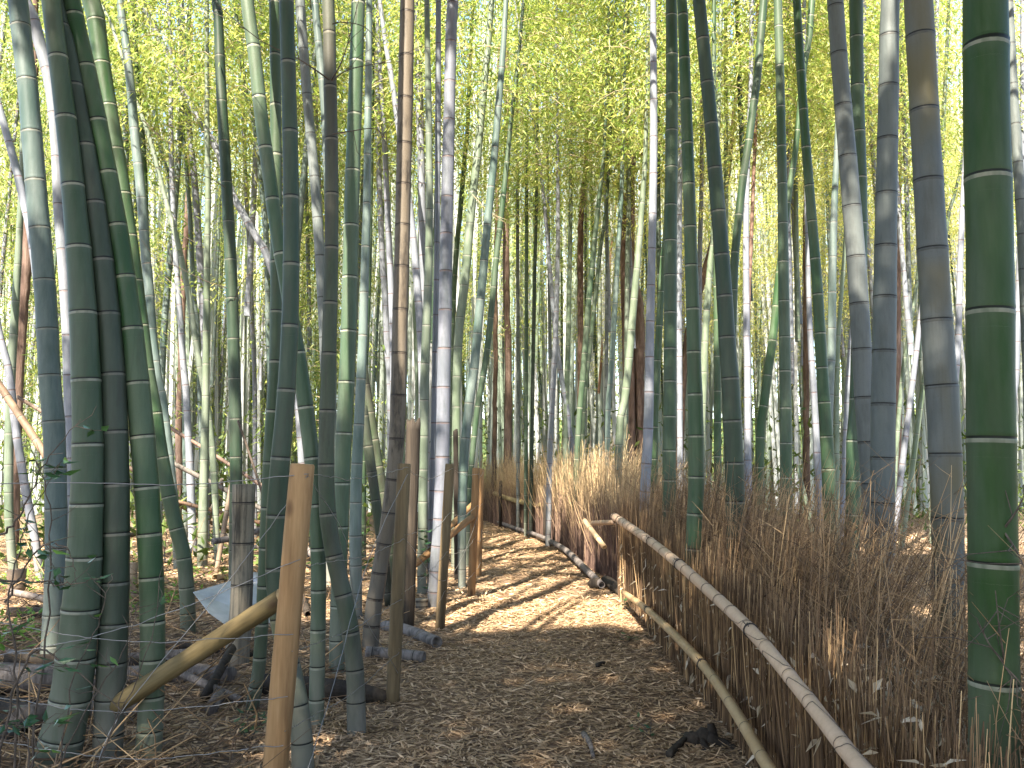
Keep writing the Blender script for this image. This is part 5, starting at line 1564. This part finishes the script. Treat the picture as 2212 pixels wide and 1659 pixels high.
for st in STEMS:
    Q = np.array([(at(*p)[0], p[2], at(*p)[1]) for p in st]) - np.array([xs0, ds0, 0])
    Q = smooth_path(Q, 24)
    Q[1:-1] += rng.normal(0, .004, (22, 3))
    r0 = random.uniform(.003, .0055)
    mb = MB()
    mb.tube(Q, np.linspace(r0, .0012, 24), 5, caps=(False, True))
    for k in range(7):
        i = random.randrange(6, 23)
        az = random.uniform(0, 6.28)
        v_ = np.array([math.cos(az) * .1, math.sin(az) * .04, random.uniform(-.03, .12)]) * random.uniform(.5, 1.3)
        mb.tube([Q[i], Q[i] + v_ * .6 + rng.normal(0, .008, 3), Q[i] + v_], [.0016, .0012, .0006], 4, caps=(False, False))
        if random.random() < .62 and st[0][0] < 130:
            for _ in range(random.choice((1, 2, 3, 4))):
                LP.append(Q[i] + v_ * random.uniform(.5, 1))
                a2 = random.uniform(0, 6.28)
                LD.append([math.cos(a2), .5 * math.sin(a2), random.uniform(-.4, .3)])
    mb.build('stem', M['twig'], root)
mb = MB()
LP, LD = np.array(LP), np.array(LD)
n = len(LP)
mb.kites(LP, LD, rng.uniform(.035, .075, n), rng.uniform(.016, .03, n), np.clip(rng.normal(.35, .3, n), 0, 1), up=np.array([0, 0, 1.0]) + rng.normal(0, .5, (n, 3)))
mb.build('leaves', M['leaf_dark'], root, smooth=False)


# ------------------------------------------------------------------ dead side branches on culms
def branch(culm_i, pts, r=.004, mat='twig', forks=3):
    o, L, d, mk = culm_objs[culm_i]
    Q = np.array([(at(u, v, dd)[0], dd, at(u, v, dd)[1]) for (u, v, dd) in pts]) - np.array(o.location)
    Q = smooth_path(Q, 18)
    mb = MB()
    mb.tube(Q, np.linspace(r, r * .35, 18), 5, caps=(False, False))
    for k in range(forks):
        i = random.randrange(5, 16)
        v_ = (Q[i] - Q[i - 2]) * 2.2 + rng.normal(0, .09, 3)
        mb.tube([Q[i], Q[i] + v_ * .5, Q[i] + v_ + rng.normal(0, .03, 3)], [r * .5, r * .35, r * .2], 4, caps=(False, False))
    mb.build('branch', M[mat], o)


def idx(s):
    return [i for i, b_ in enumerate(B) if s in b_[3]][0]


sb = idx("S bend")
branch(sb, [(711, 172, 4.5), (680, 150, 4.4), (640, 125, 4.4), (560, 85, 4.4), (470, 10, 4.4)], .005)
branch(sb, [(716, 172, 4.5), (735, 140, 4.4), (752, 90, 4.4), (775, 0, 4.4)], .005)
branch(sb, [(716, 175, 4.5), (750, 152, 4.5), (800, 140, 4.5), (870, 132, 4.5)], .004)
branch(sb, [(718, 52, 4.5), (740, 48, 4.5), (790, 60, 4.5), (830, 110, 4.5)], .004)
branch(sb, [(718, 290, 4.5), (760, 283, 4.5), (810, 278, 4.5), (835, 300, 4.5)], .004)
sd = idx("straight dark green culm standing")
branch(sd, [(490, 622, 9.2), (440, 605, 9.1), (380, 575, 9.0), (330, 555, 9.0)], .006)
branch(sd, [(505, 650, 9.2), (520, 615, 9.2), (540, 590, 9.2), (575, 560, 9.2)], .006)
branch(sd, [(488, 405, 9.2), (440, 380, 9.0), (390, 380, 9.0), (330, 390, 9.0)], .005)
gi = idx("giant smooth")
for (v0, du, dv) in ((1140, 60, -110), (1150, 60, 120), (1432, -60, -90), (1425, -20, -150), (1440, 55, 70)):
    branch(gi, [(2170, v0, 2.40), (2170 + du * .5, v0 + dv * .4, 2.36), (2170 + du, v0 + dv, 2.36)], .0035, 'twig', 5)
for u, v, dd, key in ((290, 260, 8.9, "tall pale mottled"), (1000, 420, 11.8, "bowing right at the top")):
    branch(idx(key), [(u + 20, v, dd), (u + 60, v + 40, dd), (u + 110, v + 60, dd)], .006, 'twig_pale', 4)
